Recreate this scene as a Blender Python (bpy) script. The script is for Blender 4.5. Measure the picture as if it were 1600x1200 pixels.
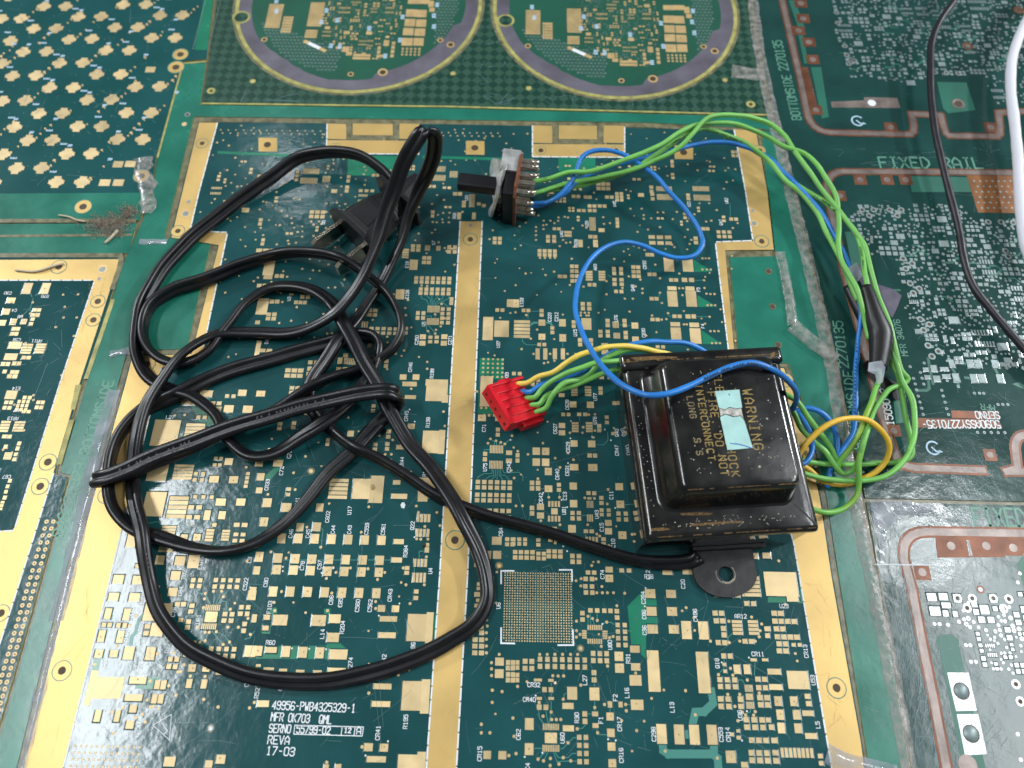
import bpy, bmesh, math, random
from mathutils import Vector, Matrix

scene = bpy.context.scene
for o in list(bpy.data.objects):
    bpy.data.objects.remove(o)
MM = 0.001                                   # everything below is written in millimetres
rnd = random.Random(7)

# ---------------------------------------------------------------- camera
FPX, CAM_H, ROLL = 1109.0, 203.0, 0.02       # focal length in px of a 1600 px wide frame, height over the bench
TILT = math.atan(1109.0 / 2490.0)            # lean away from straight down
_fw = Vector((0, math.sin(TILT), -math.cos(TILT)))
_up0 = Vector((0, math.cos(TILT), math.sin(TILT)))
_up = _up0 * math.cos(ROLL) - Vector((1, 0, 0)) * math.sin(ROLL)
_rt = Vector((1, 0, 0)) * math.cos(ROLL) + _up0 * math.sin(ROLL)
_eye = Vector((0, 0, CAM_H))
cam_data = bpy.data.cameras.new('camera')
cam = bpy.data.objects.new('camera', cam_data)
scene.collection.objects.link(cam)
rot = Matrix((_rt, _up, -_fw)).transposed().to_4x4()
cam.matrix_world = Matrix.Translation(_eye * MM) @ rot
cam_data.sensor_width = 36.0
cam_data.lens = 36.0 * FPX / 1600.0
cam_data.clip_start = 0.01
cam_data.clip_end = 20.0
cam_data.dof.use_dof = True
cam_data.dof.focus_distance = 0.208
cam_data.dof.aperture_fstop = 12.0
scene.camera = cam

# ---------------------------------------------------------------- light: ceiling luminaires of the workshop
world = bpy.data.worlds.new('World')
scene.world = world
world.use_nodes = True
world.node_tree.nodes['Background'].inputs[0].default_value = (0.82, 0.9, 1.0, 1)
world.node_tree.nodes['Background'].inputs[1].default_value = 0.18
def lamp(name, x, y, z, sx, sy, watts, col=(0.93, 0.97, 1.0)):
    d = bpy.data.lights.new(name, 'AREA')
    d.shape = 'RECTANGLE'; d.size = sx; d.size_y = sy; d.energy = watts; d.color = col
    o = bpy.data.objects.new(name, d); scene.collection.objects.link(o)
    o.location = (x, y, z)
    return o
lamp('ceiling_lamp', -0.81, 0.13, 1.35, 0.19, 0.74, 14.0)
lamp('ceiling_lamp', 1.07, 0.02, 1.35, 0.40, 0.60, 10.0)
lamp('ceiling_lamp', 0.90, 0.34, 1.35, 0.14, 0.06, 3.6)
lamp('ceiling_lamp', -0.62, 1.30, 1.35, 0.05, 0.07, 0.7)
lamp('ceiling_lamp', 2.55, 1.20, 1.60, 0.26, 0.26, 125.0)
lamp('ceiling_lamp', -2.75, 1.55, 1.60, 0.26, 0.26, 110.0)
vs = scene.view_settings
vs.view_transform = 'Standard'; vs.look = 'None'; vs.gamma = 1.0; vs.exposure = -0.06
vs.use_curve_mapping = False

# ---------------------------------------------------------------- pixel -> point on a plane of height z (mm)
def U(x, y, z=0.0):
    d = _fw + _rt * ((x - 800) / FPX) - _up * ((y - 600) / FPX)
    return _eye + d * ((z - CAM_H) / d.z)
def scl(x, y):
    a = U(x, y)
    return (U(x + 1, y) - a).length, (U(x, y + 1) - a).length

# ---------------------------------------------------------------- materials
def mat(name, col, rough=0.5, metal=0.0, coat=0.0, coat_rough=0.1, var=0.0, vscale=60.0, bump=0.0, bscale=900.0,
        bump2=0.0, b2scale=150.0, spec=0.5, trans=0.0, col2=None, rvar=0.0):
    m = bpy.data.materials.new(name); m.use_nodes = True
    nt = m.node_tree; b = nt.nodes['Principled BSDF']
    b.inputs['Base Color'].default_value = (*col, 1)
    b.inputs['Roughness'].default_value = rough
    b.inputs['Metallic'].default_value = metal
    b.inputs['Coat Weight'].default_value = coat
    b.inputs['Coat Roughness'].default_value = coat_rough
    b.inputs['Specular IOR Level'].default_value = spec
    b.inputs['Transmission Weight'].default_value = trans
    tc = nt.nodes.new('ShaderNodeNewGeometry')
    if var or col2:
        n = nt.nodes.new('ShaderNodeTexNoise'); n.inputs['Scale'].default_value = vscale; n.inputs['Detail'].default_value = 6
        nt.links.new(tc.outputs['Position'], n.inputs['Vector'])
        r = nt.nodes.new('ShaderNodeValToRGB')
        c2 = col2 or tuple(min(1, c * (1 + var)) for c in col)
        c1 = tuple(c * (1 - var) for c in col)
        r.color_ramp.elements[0].color = (*c1, 1); r.color_ramp.elements[0].position = 0.32
        r.color_ramp.elements[1].color = (*c2, 1); r.color_ramp.elements[1].position = 0.68
        nt.links.new(n.outputs['Fac'], r.inputs['Fac']); nt.links.new(r.outputs['Color'], b.inputs['Base Color'])
        if rvar:
            mr = nt.nodes.new('ShaderNodeMapRange')
            mr.inputs['To Min'].default_value = max(0.02, rough - rvar); mr.inputs['To Max'].default_value = rough + rvar
            nt.links.new(n.outputs['Fac'], mr.inputs['Value']); nt.links.new(mr.outputs['Result'], b.inputs['Roughness'])
    if bump:
        n = nt.nodes.new('ShaderNodeTexNoise'); n.inputs['Scale'].default_value = bscale; n.inputs['Detail'].default_value = 3
        nt.links.new(tc.outputs['Position'], n.inputs['Vector'])
        bp = nt.nodes.new('ShaderNodeBump'); bp.inputs['Strength'].default_value = 1.0; bp.inputs['Distance'].default_value = bump * MM
        nt.links.new(n.outputs['Fac'], bp.inputs['Height'])
        last = bp
        if bump2:
            n2 = nt.nodes.new('ShaderNodeTexNoise'); n2.inputs['Scale'].default_value = b2scale; n2.inputs['Detail'].default_value = 2
            nt.links.new(tc.outputs['Position'], n2.inputs['Vector'])
            bp2 = nt.nodes.new('ShaderNodeBump'); bp2.inputs['Strength'].default_value = 1.0; bp2.inputs['Distance'].default_value = bump2 * MM
            nt.links.new(n2.outputs['Fac'], bp2.inputs['Height']); nt.links.new(bp.outputs['Normal'], bp2.inputs['Normal'])
            last = bp2
        nt.links.new(last.outputs['Normal'], b.inputs['Normal'])
        nt.links.new(last.outputs['Normal'], b.inputs['Coat Normal'])
    return m
def clear_mat(name, col, rough, fac, bump=0.0, bscale=300.0):
    """thin clear plastic: mostly see-through, with a milky coloured glossy share"""
    m = bpy.data.materials.new(name); m.use_nodes = True
    nt = m.node_tree; b = nt.nodes['Principled BSDF']; out = nt.nodes['Material Output']
    b.inputs['Base Color'].default_value = (*col, 1); b.inputs['Roughness'].default_value = rough
    t = nt.nodes.new('ShaderNodeBsdfTransparent'); mx = nt.nodes.new('ShaderNodeMixShader')
    g = nt.nodes.new('ShaderNodeNewGeometry')
    n = nt.nodes.new('ShaderNodeTexNoise'); n.inputs['Scale'].default_value = bscale; n.inputs['Detail'].default_value = 5
    nt.links.new(g.outputs['Position'], n.inputs['Vector'])
    mr = nt.nodes.new('ShaderNodeMapRange')
    mr.inputs['From Min'].default_value = 0.3; mr.inputs['From Max'].default_value = 0.7
    mr.inputs['To Min'].default_value = max(0, fac - 0.28); mr.inputs['To Max'].default_value = min(1, fac + 0.28)
    nt.links.new(n.outputs['Fac'], mr.inputs['Value']); nt.links.new(mr.outputs['Result'], mx.inputs[0])
    nt.links.new(t.outputs[0], mx.inputs[1]); nt.links.new(b.outputs[0], mx.inputs[2]); nt.links.new(mx.outputs[0], out.inputs[0])
    if bump:
        bp = nt.nodes.new('ShaderNodeBump'); bp.inputs['Distance'].default_value = bump * MM
        nt.links.new(n.outputs['Fac'], bp.inputs['Height']); nt.links.new(bp.outputs['Normal'], b.inputs['Normal'])
    return m
M = {}
M['mask'] = mat('dark_green_solder_mask', (0.010, 0.065, 0.068), 0.15, var=0.18, vscale=45, bump=0.022, bscale=1000, bump2=0.13, b2scale=170, rvar=0.05)
M['mask_tl'] = mat('teal_solder_mask', (0.006, 0.072, 0.072), 0.22, var=0.12, vscale=45, bump=0.010, bscale=900, rvar=0.08)
M['mask_lt'] = mat('light_green_solder_mask', (0.014, 0.18, 0.10), 0.26, var=0.12, vscale=90, bump=0.010, bscale=1100, rvar=0.08)
M['rail'] = mat('rail_green_solder_mask', (0.014, 0.155, 0.105), 0.26, var=0.2, vscale=70, bump=0.02, bscale=700, bump2=0.06, b2scale=140, rvar=0.1)
M['mask_rt'] = mat('dull_green_solder_mask', (0.009, 0.050, 0.043), 0.18, var=0.2, vscale=60, bump=0.020, bscale=1100, bump2=0.13, b2scale=140, rvar=0.07)
M['trace_rt'] = mat('dull_green_trace', (0.02, 0.13, 0.088), 0.38, var=0.12)
M['trace'] = mat('trace_under_mask', (0.06, 0.23, 0.19), 0.32)
M['gold'] = mat('gold_plating', (0.69, 0.525, 0.275), 0.46, 0.35, var=0.10, vscale=220, bump=0.006, bscale=2200, rvar=0.12)
def vary(m, lo, hi):
    # each pad its own slight tarnish
    nt = m.node_tree; b = nt.nodes['Principled BSDF']; src = b.inputs['Base Color'].links[0].from_socket
    oi = nt.nodes.new('ShaderNodeObjectInfo'); mr = nt.nodes.new('ShaderNodeMapRange'); mr.inputs['To Min'].default_value = lo; mr.inputs['To Max'].default_value = hi
    hs = nt.nodes.new('ShaderNodeHueSaturation'); nt.links.new(oi.outputs['Random'], mr.inputs['Value']); nt.links.new(mr.outputs['Result'], hs.inputs['Value'])
    nt.links.new(src, hs.inputs['Color']); nt.links.new(hs.outputs['Color'], b.inputs['Base Color'])
vary(M['gold'], 0.80, 1.08)
M['gold_b'] = mat('gold_border_plating', (0.66, 0.45, 0.16), 0.42, 0.40, var=0.13, vscale=55, bump=0.012, bscale=800, rvar=0.12)
M['gold_f'] = mat('dull_gold_plating', (0.64, 0.45, 0.21), 0.5, 0.45, var=0.15, vscale=200)
M['tin'] = mat('tin_plating', (0.24, 0.30, 0.295), 0.46, 0.35, var=0.18, vscale=400)
M['tin_glare'] = mat('glare_white_tin', (0.80, 0.80, 0.80), 0.38, 0.3, var=0.05, vscale=300)  # whitened base colour carries the glare on the lower right panel's pads
M['violet'] = mat('tarnished_silver_ring', (0.20, 0.185, 0.225), 0.36, 0.5, var=0.25, vscale=90, bump=0.02, bscale=700)
M['copper'] = mat('tarnished_copper', (0.17, 0.062, 0.030), 0.42, 0.35, var=0.35, vscale=150, bump=0.02, bscale=900)
M['copper_edge'] = mat('milled_copper_edge', (0.225, 0.18, 0.16), 0.34, 0.3, var=0.3, vscale=200, bump=0.04, bscale=700)
M['fr4'] = mat('bare_board_edge', (0.34, 0.32, 0.10), 0.55, var=0.3, vscale=300)
M['slot'] = mat('resin_filled_slot', (0.16, 0.15, 0.085), 0.30, var=0.45, vscale=350, bump=0.05, bscale=700)
M['silk'] = mat('white_silkscreen', (0.72, 0.76, 0.78), 0.6)
M['silk_b'] = mat('pale_blue_silkscreen', (0.42, 0.58, 0.72), 0.6)

M['silk_f'] = mat('faded_stencil_yellow', (0.16, 0.125, 0.06), 0.6, var=0.5, vscale=700)
M['print_g'] = mat('pale_green_lettering', (0.10, 0.27, 0.19), 0.4)
M['hole'] = mat('hole_dark', (0.055, 0.035, 0.016), 0.6)
M['scratch'] = mat('scratch_pale', (0.14, 0.24, 0.25), 0.22)
M['scratch_d'] = mat('scratch_dark', (0.36, 0.22, 0.07), 0.6)
M['bench'] = mat('bench_top', (0.12, 0.115, 0.10), 0.6, var=0.3, vscale=200)
M['glue'] = clear_mat('clear_glue_strip', (0.42, 0.40, 0.37), 0.16, 0.40, 0.22, 420)
M['film'] = clear_mat('clear_tape_film', (0.42, 0.45, 0.50), 0.07, 0.42, 0.10, 160)
M['cord'] = mat('black_cord_vinyl', (0.006, 0.006, 0.0075), 0.35, var=0.3, vscale=200, bump=0.012, bscale=1500, rvar=0.06)
M['plug'] = mat('black_plug_vinyl', (0.004, 0.004, 0.005), 0.42, bump=0.02, bscale=1500)
M['steel'] = mat('plated_steel', (0.62, 0.62, 0.60), 0.30, 0.6, var=0.3, vscale=300, bump=0.03, bscale=700)
M['blade'] = mat('plug_blade_brass', (0.30, 0.27, 0.21), 0.22, 1.0, var=0.3, vscale=300)
M['solder'] = mat('solder_metal', (0.50, 0.45, 0.37), 0.28, 0.9, var=0.25, vscale=500, bump=0.1, bscale=900)
M['wafer'] = mat('brown_phenolic', (0.16, 0.052, 0.022), 0.5, var=0.3, vscale=400, bump=0.03, bscale=1200)
M['red'] = mat('red_nylon', (0.62, 0.007, 0.018), 0.28, var=0.12, vscale=300, bump=0.015, bscale=900)
M['red_dk'] = mat('red_nylon_shade', (0.10, 0.002, 0.004), 0.5)  # darker copy of the red: shade inside the contact openings, put into the colour
M['green'] = mat('green_wire_vinyl', (0.185, 0.50, 0.105), 0.40, var=0.16, vscale=70)
M['green_o'] = mat('stained_green_wire_vinyl', (0.15, 0.48, 0.09), 0.38, col2=(0.25, 0.42, 0.04), var=0.0, vscale=60)
M['blue'] = mat('blue_wire_vinyl', (0.022, 0.19, 0.56), 0.36, var=0.14, vscale=80)
M['yellow'] = mat('yellow_wire_vinyl', (0.84, 0.62, 0.10), 0.4, var=0.08, vscale=80)
M['yellow_o'] = mat('amber_wire_vinyl', (0.78, 0.48, 0.045), 0.4, var=0.12, vscale=80)
M['silk_y'] = clear_mat('stencil_yellow', (0.42, 0.29, 0.085), 0.6, 0.66, 0.0, 1500)
M['cord_print'] = mat('grey_cord_print', (0.045, 0.045, 0.05), 0.5)
M['ink'] = mat('black_ink', (0.01, 0.012, 0.01), 0.5)
M['white'] = mat('white_cable_vinyl', (0.74, 0.74, 0.80), 0.42, var=0.03)
M['black_cable'] = mat('black_cable_rubber', (0.014, 0.012, 0.016), 0.42, bump=0.01, bscale=1500)
M['tape'] = mat('black_tape', (0.006, 0.006, 0.007), 0.42, bump=0.06, bscale=350)
M['tape_v'] = mat('dull_violet_tape', (0.075, 0.065, 0.10), 0.4, var=0.25, vscale=250, bump=0.06, bscale=350)
M['enamel'] = mat('black_enamel', (0.008, 0.0075, 0.0065), 0.22, coat=0.4, coat_rough=0.10, var=0.6, vscale=130, bump=0.02, bscale=500, rvar=0.16)
M['enamel_m'] = mat('mirror_black_enamel', (0.016, 0.014, 0.012), 0.06, 0.0, coat=1.0, coat_rough=0.03, var=0.4, vscale=200, bump=0.004, bscale=300)
M['lug'] = mat('worn_black_lug', (0.016, 0.0155, 0.016), 0.48, var=0.5, vscale=400, bump=0.04, bscale=900)
M['rust'] = clear_mat('rust_stain', (0.30, 0.17, 0.055), 0.6, 0.42, 0.0, 1300)
M['dust'] = mat('pale_dust', (0.38, 0.35, 0.27), 0.8, var=0.3, vscale=900)
M['label'] = mat('pale_turquoise_label', (0.36, 0.60, 0.56), 0.6, var=0.10, vscale=250)
M['label_torn'] = mat('torn_label_fibre', (0.42, 0.40, 0.37), 0.8, var=0.5, vscale=900)
M['pen'] = mat('blue_pen', (0.02, 0.09, 0.38), 0.5)
M['lint'] = mat('grey_brown_lint', (0.34, 0.28, 0.22), 0.9, var=0.3, vscale=900)
M['straw'] = mat('dry_straw', (0.52, 0.44, 0.31), 0.8)
# dark board with a faint lattice of diamonds printed under the mask
m = mat('diamond_hatched_mask', (0.015, 0.06, 0.04), 0.36, var=0.1, bump=0.015, bscale=900, bump2=0.05, b2scale=120)
nt = m.node_tree; b = nt.nodes['Principled BSDF']
g = nt.nodes.new('ShaderNodeNewGeometry'); mp = nt.nodes.new('ShaderNodeMapping')
mp.inputs['Rotation'].default_value = (0, 0, math.radians(45)); mp.inputs['Location'].default_value = (0.3, 0.1, 0.5003)
ck = nt.nodes.new('ShaderNodeTexChecker'); ck.inputs['Scale'].default_value = 1000 / 2.95
ck.inputs['Color1'].default_value = (0.007, 0.043, 0.028, 1); ck.inputs['Color2'].default_value = (0.030, 0.082, 0.055, 1)
nt.links.new(g.outputs['Position'], mp.inputs['Vector']); nt.links.new(mp.outputs['Vector'], ck.inputs['Vector'])
nt.links.new(ck.outputs['Color'], b.inputs['Base Color'])
M['hatch'] = m

# ---------------------------------------------------------------- object helpers
def link(o, parent=None):
    scene.collection.objects.link(o)
    if parent is not None: o.parent = parent
    return o
def tag(o, label=None, cat=None, group=None, kind=None):
    if label: o['label'] = label
    if cat: o['category'] = cat
    if group: o['group'] = group
    if kind: o['kind'] = kind
    return o
def thing(name, label, cat, loc=(0, 0, 0), group=None):
    o = bpy.data.objects.new(name, None); o.empty_display_size = 0.01
    o.location = Vector(loc) * MM
    link(o); bpy.context.view_layer.update()
    return tag(o, label, cat, group)
def mesh_obj(name, verts, faces, material, parent=None, smooth=False, fmats=None, mats=None):
    off = parent.matrix_world.translation if parent is not None else Vector((0, 0, 0))
    me = bpy.data.meshes.new(name)
    me.from_pydata([tuple(Vector(v) * MM - off) for v in verts], [], faces)
    for mm_ in (mats or [material]): me.materials.append(mm_)
    if fmats: me.polygons.foreach_set('material_index', fmats)
    if smooth: me.polygons.foreach_set('use_smooth', [True] * len(me.polygons))
    me.update()
    o = bpy.data.objects.new(name, me)
    return link(o, parent)
class MB:
    """collects plain shapes (mm) into one mesh"""
    def __init__(s): s.v = []; s.f = []; s.m = []
    def add(s, vs, fs, mi=0):
        k = len(s.v); s.v += [tuple(v) for v in vs]; s.f += [tuple(i + k for i in f) for f in fs]; s.m += [mi] * len(fs)
    def box(s, x0, x1, y0, y1, z0, z1, mi=0):
        s.add([(x0,y0,z0),(x1,y0,z0),(x1,y1,z0),(x0,y1,z0),(x0,y0,z1),(x1,y0,z1),(x1,y1,z1),(x0,y1,z1)],
              [(4,5,6,7),(0,1,5,4),(1,2,6,5),(2,3,7,6),(3,0,4,7),(3,2,1,0)], mi)
    def plate(s, x0, x1, y0, y1, z0, z1, mi=0):          # box without underside
        s.add([(x0,y0,z0),(x1,y0,z0),(x1,y1,z0),(x0,y1,z0),(x0,y0,z1),(x1,y0,z1),(x1,y1,z1),(x0,y1,z1)],
              [(4,5,6,7),(0,1,5,4),(1,2,6,5),(2,3,7,6),(3,0,4,7)], mi)
    def skirt(s, x0, x1, y0, y1, w, z0, z1, mi=0):
        a = [(x0-w,y0-w,z0),(x1+w,y0-w,z0),(x1+w,y1+w,z0),(x0-w,y1+w,z0),(x0,y0,z1),(x1,y0,z1),(x1,y1,z1),(x0,y1,z1)]
        s.add(a, [(0,1,5,4),(1,2,6,5),(2,3,7,6),(3,0,4,7)], mi)
    def disc(s, x, y, r, z, n=10, mi=0):
        s.add([(x + r*math.cos(2*math.pi*i/n), y + r*math.sin(2*math.pi*i/n), z) for i in range(n)], [tuple(range(n))], mi)
    def ring(s, x, y, r0, r1, z, n=24, mi=0, zin=None):
        vs = []
        for i in range(n):
            c, q = math.cos(2*math.pi*i/n), math.sin(2*math.pi*i/n)
            vs += [(x+r0*c, y+r0*q, z if zin is None else zin), (x+r1*c, y+r1*q, z)]
        s.add(vs, [(2*i, 2*i+1, (2*i+3) % (2*n), (2*i+2) % (2*n)) for i in range(n)], mi)
    def ribbon(s, pts, w, z, mi=0, j=0.0):
        for i in range(len(pts) - 1):
            a, b = Vector(pts[i][:2]), Vector(pts[i+1][:2]); d = b - a
            if d.length < 1e-6: continue
            d.normalize(); n = Vector((-d.y, d.x)) * w / 2; a = a - d * w * 0.35; b = b + d * w * 0.35
            zz = z + (i % 5) * j
            s.add([(a.x-n.x, a.y-n.y, zz), (b.x-n.x, b.y-n.y, zz), (b.x+n.x, b.y+n.y, zz), (a.x+n.x, a.y+n.y, zz)], [(0,1,2,3)], mi)
    def poly(s, pts, z0, z1, mi=0, side=None):
        """prism over a simple polygon (list of (x,y)), triangulated so that concave outlines work"""
        from mathutils.geometry import tessellate_polygon
        ps = [Vector((p[0], p[1], 0)) for p in pts]
        area = sum(ps[i].x*ps[(i+1) % len(ps)].y - ps[(i+1) % len(ps)].x*ps[i].y for i in range(len(ps)))
        if area < 0: ps.reverse()
        n = len(ps); tris = tessellate_polygon([ps])
        top = []
        for t in tris:
            a, b, c = [ps[i] for i in t]
            top.append(t if (b-a).cross(c-a).z > 0 else (t[0], t[2], t[1]))
        s.add([(p.x, p.y, z1) for p in ps], top, mi)
        if z0 < z1:
            s.add([(p.x, p.y, z0) for p in ps] + [(p.x, p.y, z1) for p in ps],
                  [(i, (i+1) % n, n+(i+1) % n, n+i) for i in range(n)], mi if side is None else side)
    def obj(s, name, mats, parent=None, smooth=False):
        if not isinstance(mats, (list, tuple)): mats = [mats]
        return mesh_obj(name, s.v, s.f, None, parent, smooth, s.m, mats)
def px_poly(pts, z=0.0): return [(U(x, y, z).x, U(x, y, z).y) for x, y in pts]
def catmull(P, step):
    """points (any dimension) -> densely sampled Catmull-Rom (centripetal-ish by chord), first three entries are xyz"""
    P = [list(p) for p in P]
    Q = [[2*a-b for a, b in zip(P[0], P[1])]] + P + [[2*a-b for a, b in zip(P[-1], P[-2])]]
    out = []
    for i in range(1, len(Q) - 2):
        p0, p1, p2, p3 = Q[i-1], Q[i], Q[i+1], Q[i+2]
        def kn(a, b): return max(1e-3, sum((x-y)**2 for x, y in zip(a[:3], b[:3])) ** 0.25)
        t0 = 0.0; t1 = t0 + kn(p0, p1); t2 = t1 + kn(p1, p2); t3 = t2 + kn(p2, p3)
        L = sum((x-y)**2 for x, y in zip(p1[:3], p2[:3])) ** 0.5
        n = max(2, int(L / step))
        for k in range(n):
            t = t1 + (t2 - t1) * k / n
            A1 = [(t1-t)/(t1-t0)*a + (t-t0)/(t1-t0)*b for a, b in zip(p0, p1)]
            A2 = [(t2-t)/(t2-t1)*a + (t-t1)/(t2-t1)*b for a, b in zip(p1, p2)]
            A3 = [(t3-t)/(t3-t2)*a + (t-t2)/(t3-t2)*b for a, b in zip(p2, p3)]
            B1 = [(t2-t)/(t2-t0)*a + (t-t0)/(t2-t0)*b for a, b in zip(A1, A2)]
            B2 = [(t3-t)/(t3-t1)*a + (t-t1)/(t3-t1)*b for a, b in zip(A2, A3)]
            out.append([(t2-t)/(t2-t1)*a + (t-t1)/(t2-t1)*b for a, b in zip(B1, B2)])
    out.append(P[-1])
    return out
def sweep(S, section, closed_ends=True, wide=None):
    """S: samples x,y,z,roll(deg); section: list of (w,h) points.  -> verts, faces"""
    n = len(section); V = []; Fc = []; prev = None
    pts = [Vector(s[:3]) for s in S]
    for i, p in enumerate(pts):
        t = (pts[min(i+1, len(pts)-1)] - pts[max(i-1, 0)]).normalized()
        side = t.cross(Vector((0, 0, 1)))
        if side.length < 0.30 and prev is not None:
            side = prev - t * prev.dot(t)
        side.normalize()
        if prev is not None and side.dot(prev) < 0: side = -side
        prev = side.copy()
        nrm = side.cross(t)
        a = math.radians(S[i][3] if len(S[i]) > 3 else 0.0)
        w = side * math.cos(a) + nrm * math.sin(a); h = -side * math.sin(a) + nrm * math.cos(a)
        if wide is not None:
            f = wide(i, p)
            if f > 0:
                x = Vector((1, 0, 0)); x = x - t*x.dot(t)
                if x.dot(w) < 0: x = -x
                w = (w*(1-f) + x.normalized()*f); w = (w - t*w.dot(t)).normalized(); h = t.cross(w)
                if h.dot(nrm*math.cos(a) - side*math.sin(a)) < 0: h = -h
        sc = S[i][4] if len(S[i]) > 4 else 1.0
        for (x, y) in section: V.append(p + w * (x * sc) + h * (y * sc))
    for i in range(len(pts) - 1):
        for k in range(n):
            Fc.append((i*n+k, i*n+(k+1) % n, (i+1)*n+(k+1) % n, (i+1)*n+k))
    if closed_ends:
        Fc.append(tuple(range(n))[::-1]); Fc.append(tuple((len(pts)-1)*n + k for k in range(n)))
    return V, Fc
def circle(r, n=12): return [(r*math.cos(2*math.pi*i/n), r*math.sin(2*math.pi*i/n)) for i in range(n)]
def wobble(S, amp, seed):
    """small unevenness of a real lead: slow sideways wander, fading at both ends"""
    r = random.Random(seed); ph = [(r.uniform(0, 6.3), 6.283/r.uniform(7, 26)) for _ in range(9)]; s = 0.0; T = len(S)
    for i, p in enumerate(S):
        if i: s += math.dist(S[i-1][:3], p[:3]) if False else 1.0
        f = amp * min(1.0, i/6, (T-1-i)/6)
        for k in range(2): p[k] += f * sum(math.sin(a + b*s) for a, b in ph[3*k:3*k+3]) / 1.7
    return S
WSEED = [0]
def tube(name, P, r, material, parent=None, n=12, step=0.9):
    WSEED[0] += 1; r_ = random.Random(WSEED[0]); q = r_.uniform(0, 6)
    S_ = wobble(catmull([list(p) + [0.0] for p in P], step), 0.08 if r < 1 else 0.04, WSEED[0])
    S_ = [s[:4] + [1 + 0.035*math.sin(q + i*0.31) + 0.02*math.sin(q + i*0.83)] for i, s in enumerate(S_)]
    V, Fc = sweep(S_, circle(r, n))
    o = mesh_obj(name, V, Fc, material, parent, True)
    return o

# ---------------------------------------------------------------- stroke lettering (flat ink)
GL = {'0':'01 05 16 36 45 41 30 10 01','1':'15 26 20|10 30','2':'05 16 36 45 44 00 40','3':'05 16 36 45 44 33 13|33 42 41 30 10 01',
'4':'30 36 02 42','5':'46 06 04 34 43 41 30 10 01','6':'45 36 16 05 01 10 30 41 42 33 13 02','7':'06 46 10',
'8':'13 04 05 16 36 45 44 33 13 02 01 10 30 41 42 33','9':'01 10 30 41 45 36 16 05 04 13 33 44','A':'00 04 26 44 40|02 42',
'B':'00 06 36 45 44 33 03|33 42 41 30 00','C':'45 36 16 05 01 10 30 41','D':'00 06 26 44 42 20 00','E':'46 06 00 40|03 33','F':'46 06 00|03 33',
'G':'45 36 16 05 01 10 30 41 43 23','H':'00 06|40 46|03 43','I':'10 30|20 26|16 36','J':'01 10 20 31 36','K':'00 06|46 02|13 40','L':'06 00 40',
'M':'00 06 23 46 40','N':'00 06 40 46','O':'01 05 16 36 45 41 30 10 01','P':'00 06 36 45 44 33 03','Q':'01 05 16 36 45 41 30 10 01|22 40',
'R':'00 06 36 45 44 33 03|23 40','S':'45 36 16 05 04 13 33 42 41 30 10 01','T':'06 46|26 20','U':'06 01 10 30 41 46','V':'06 20 46',
'W':'06 10 23 30 46','X':'00 46|06 40','Y':'06 23 46|23 20','Z':'06 46 00 40','-':'13 33','/':'00 46','.':'20 21',' ':'' ,'#':'01 10|13 30 32|34 12'}
def write(mb, org, dx, up, text, h, adv, z, sw, mi=0):
    """org: baseline start (x,y) mm; dx, up: unit vectors; h: cap height; adv: letter pitch"""
    gw = min(h * 0.62, adv * 0.74); k = 0
    for ch in text:
        for st in GL.get(ch, '').split('|'):
            pts = [(int(c[0]) / 4 * gw, int(c[1]) / 6 * h) for c in st.split()]
            P = [(org[0] + dx[0]*(k+a) + up[0]*b, org[1] + dx[1]*(k+a) + up[1]*b) for a, b in pts]
            mb.ribbon(P, sw, z, mi, 0.0012)
        k += adv
def write_px(mb, x0, y0, x1, y1, text, hpx, z=0.06, sw=None, mi=0, zplane=0.0, flip=1):
    a, b = U(x0, y0, zplane), U(x1, y1, zplane); d = (b - a); d.z = 0
    L = d.length; d.normalize(); up = Vector((-d.y, d.x, 0)) * flip
    s = (scl(x0, y0)[0] + scl(x0, y0)[1]) / 2 * (CAM_H - zplane) / CAM_H
    adv = L / (len(text) - 0.3)
    write(mb, (a.x, a.y), d, up, text, hpx * s, adv, zplane + z, sw or hpx * s * 0.14, mi)

# ================================================================ the bench and the boards that cover it
mb = MB(); mb.box(-420, 420, -160, 560, -30, -1.75)
tag(mb.obj('bench_top', M['bench']), kind='structure')
TH = 1.6
def slab(name, pts, material, parent, z=0.0):
    mb = MB(); mb.poly(px_poly(pts), z - TH, z, 0, 1)
    return mb.obj(name, [material, M['fr4']], parent)
def plate_px(name, pts, material, parent, z0, z1):
    mb = MB(); mb.poly(px_poly(pts), z0, z1)
    return mb.obj(name, material, parent)
def dashes(mb, pts, z=0.07, w=0.42, on=3.1, off=0.55, mi=0):
    P = [Vector((*px_poly([p])[0], 0)) for p in pts]
    for a, b in zip(P, P[1:]):
        L = (b - a).length; d = (b - a).normalized(); s = 0.0
        while s < L - 0.3:
            e = min(L, s + on * rnd.uniform(0.85, 1.1)); mb.ribbon([a + d*s, a + d*(e - 0.1)], w, z, mi); s = e + off
def eyelet(parent, x, y, r_px, material=None, hole=0.5, name='plated_hole', rim=True, fill=None):
    """raised plated ring round a drilled hole, seen px radius r_px"""
    p = U(x, y); r = r_px * scl(x, y)[0]; mb = MB()
    mb.ring(p.x, p.y, r * hole, r, 0.085, 28, 0)
    mb.ring(p.x, p.y, r, r * 1.02, 0.03, 28, 0, zin=0.085)
    mb.ring(p.x, p.y, r * hole * 0.92, r * hole, 0.085, 28, 0, zin=0.04)
    mb.disc(p.x, p.y, r * hole * 0.96, 0.045, 24, 1)
    if rim: mb.ring(p.x, p.y, r * 1.02, r * 1.12, 0.062, 28, 2)
    return mb.obj(name, [material or M['gold_b'], fill or M['hole'], M['trace']], parent)
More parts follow.
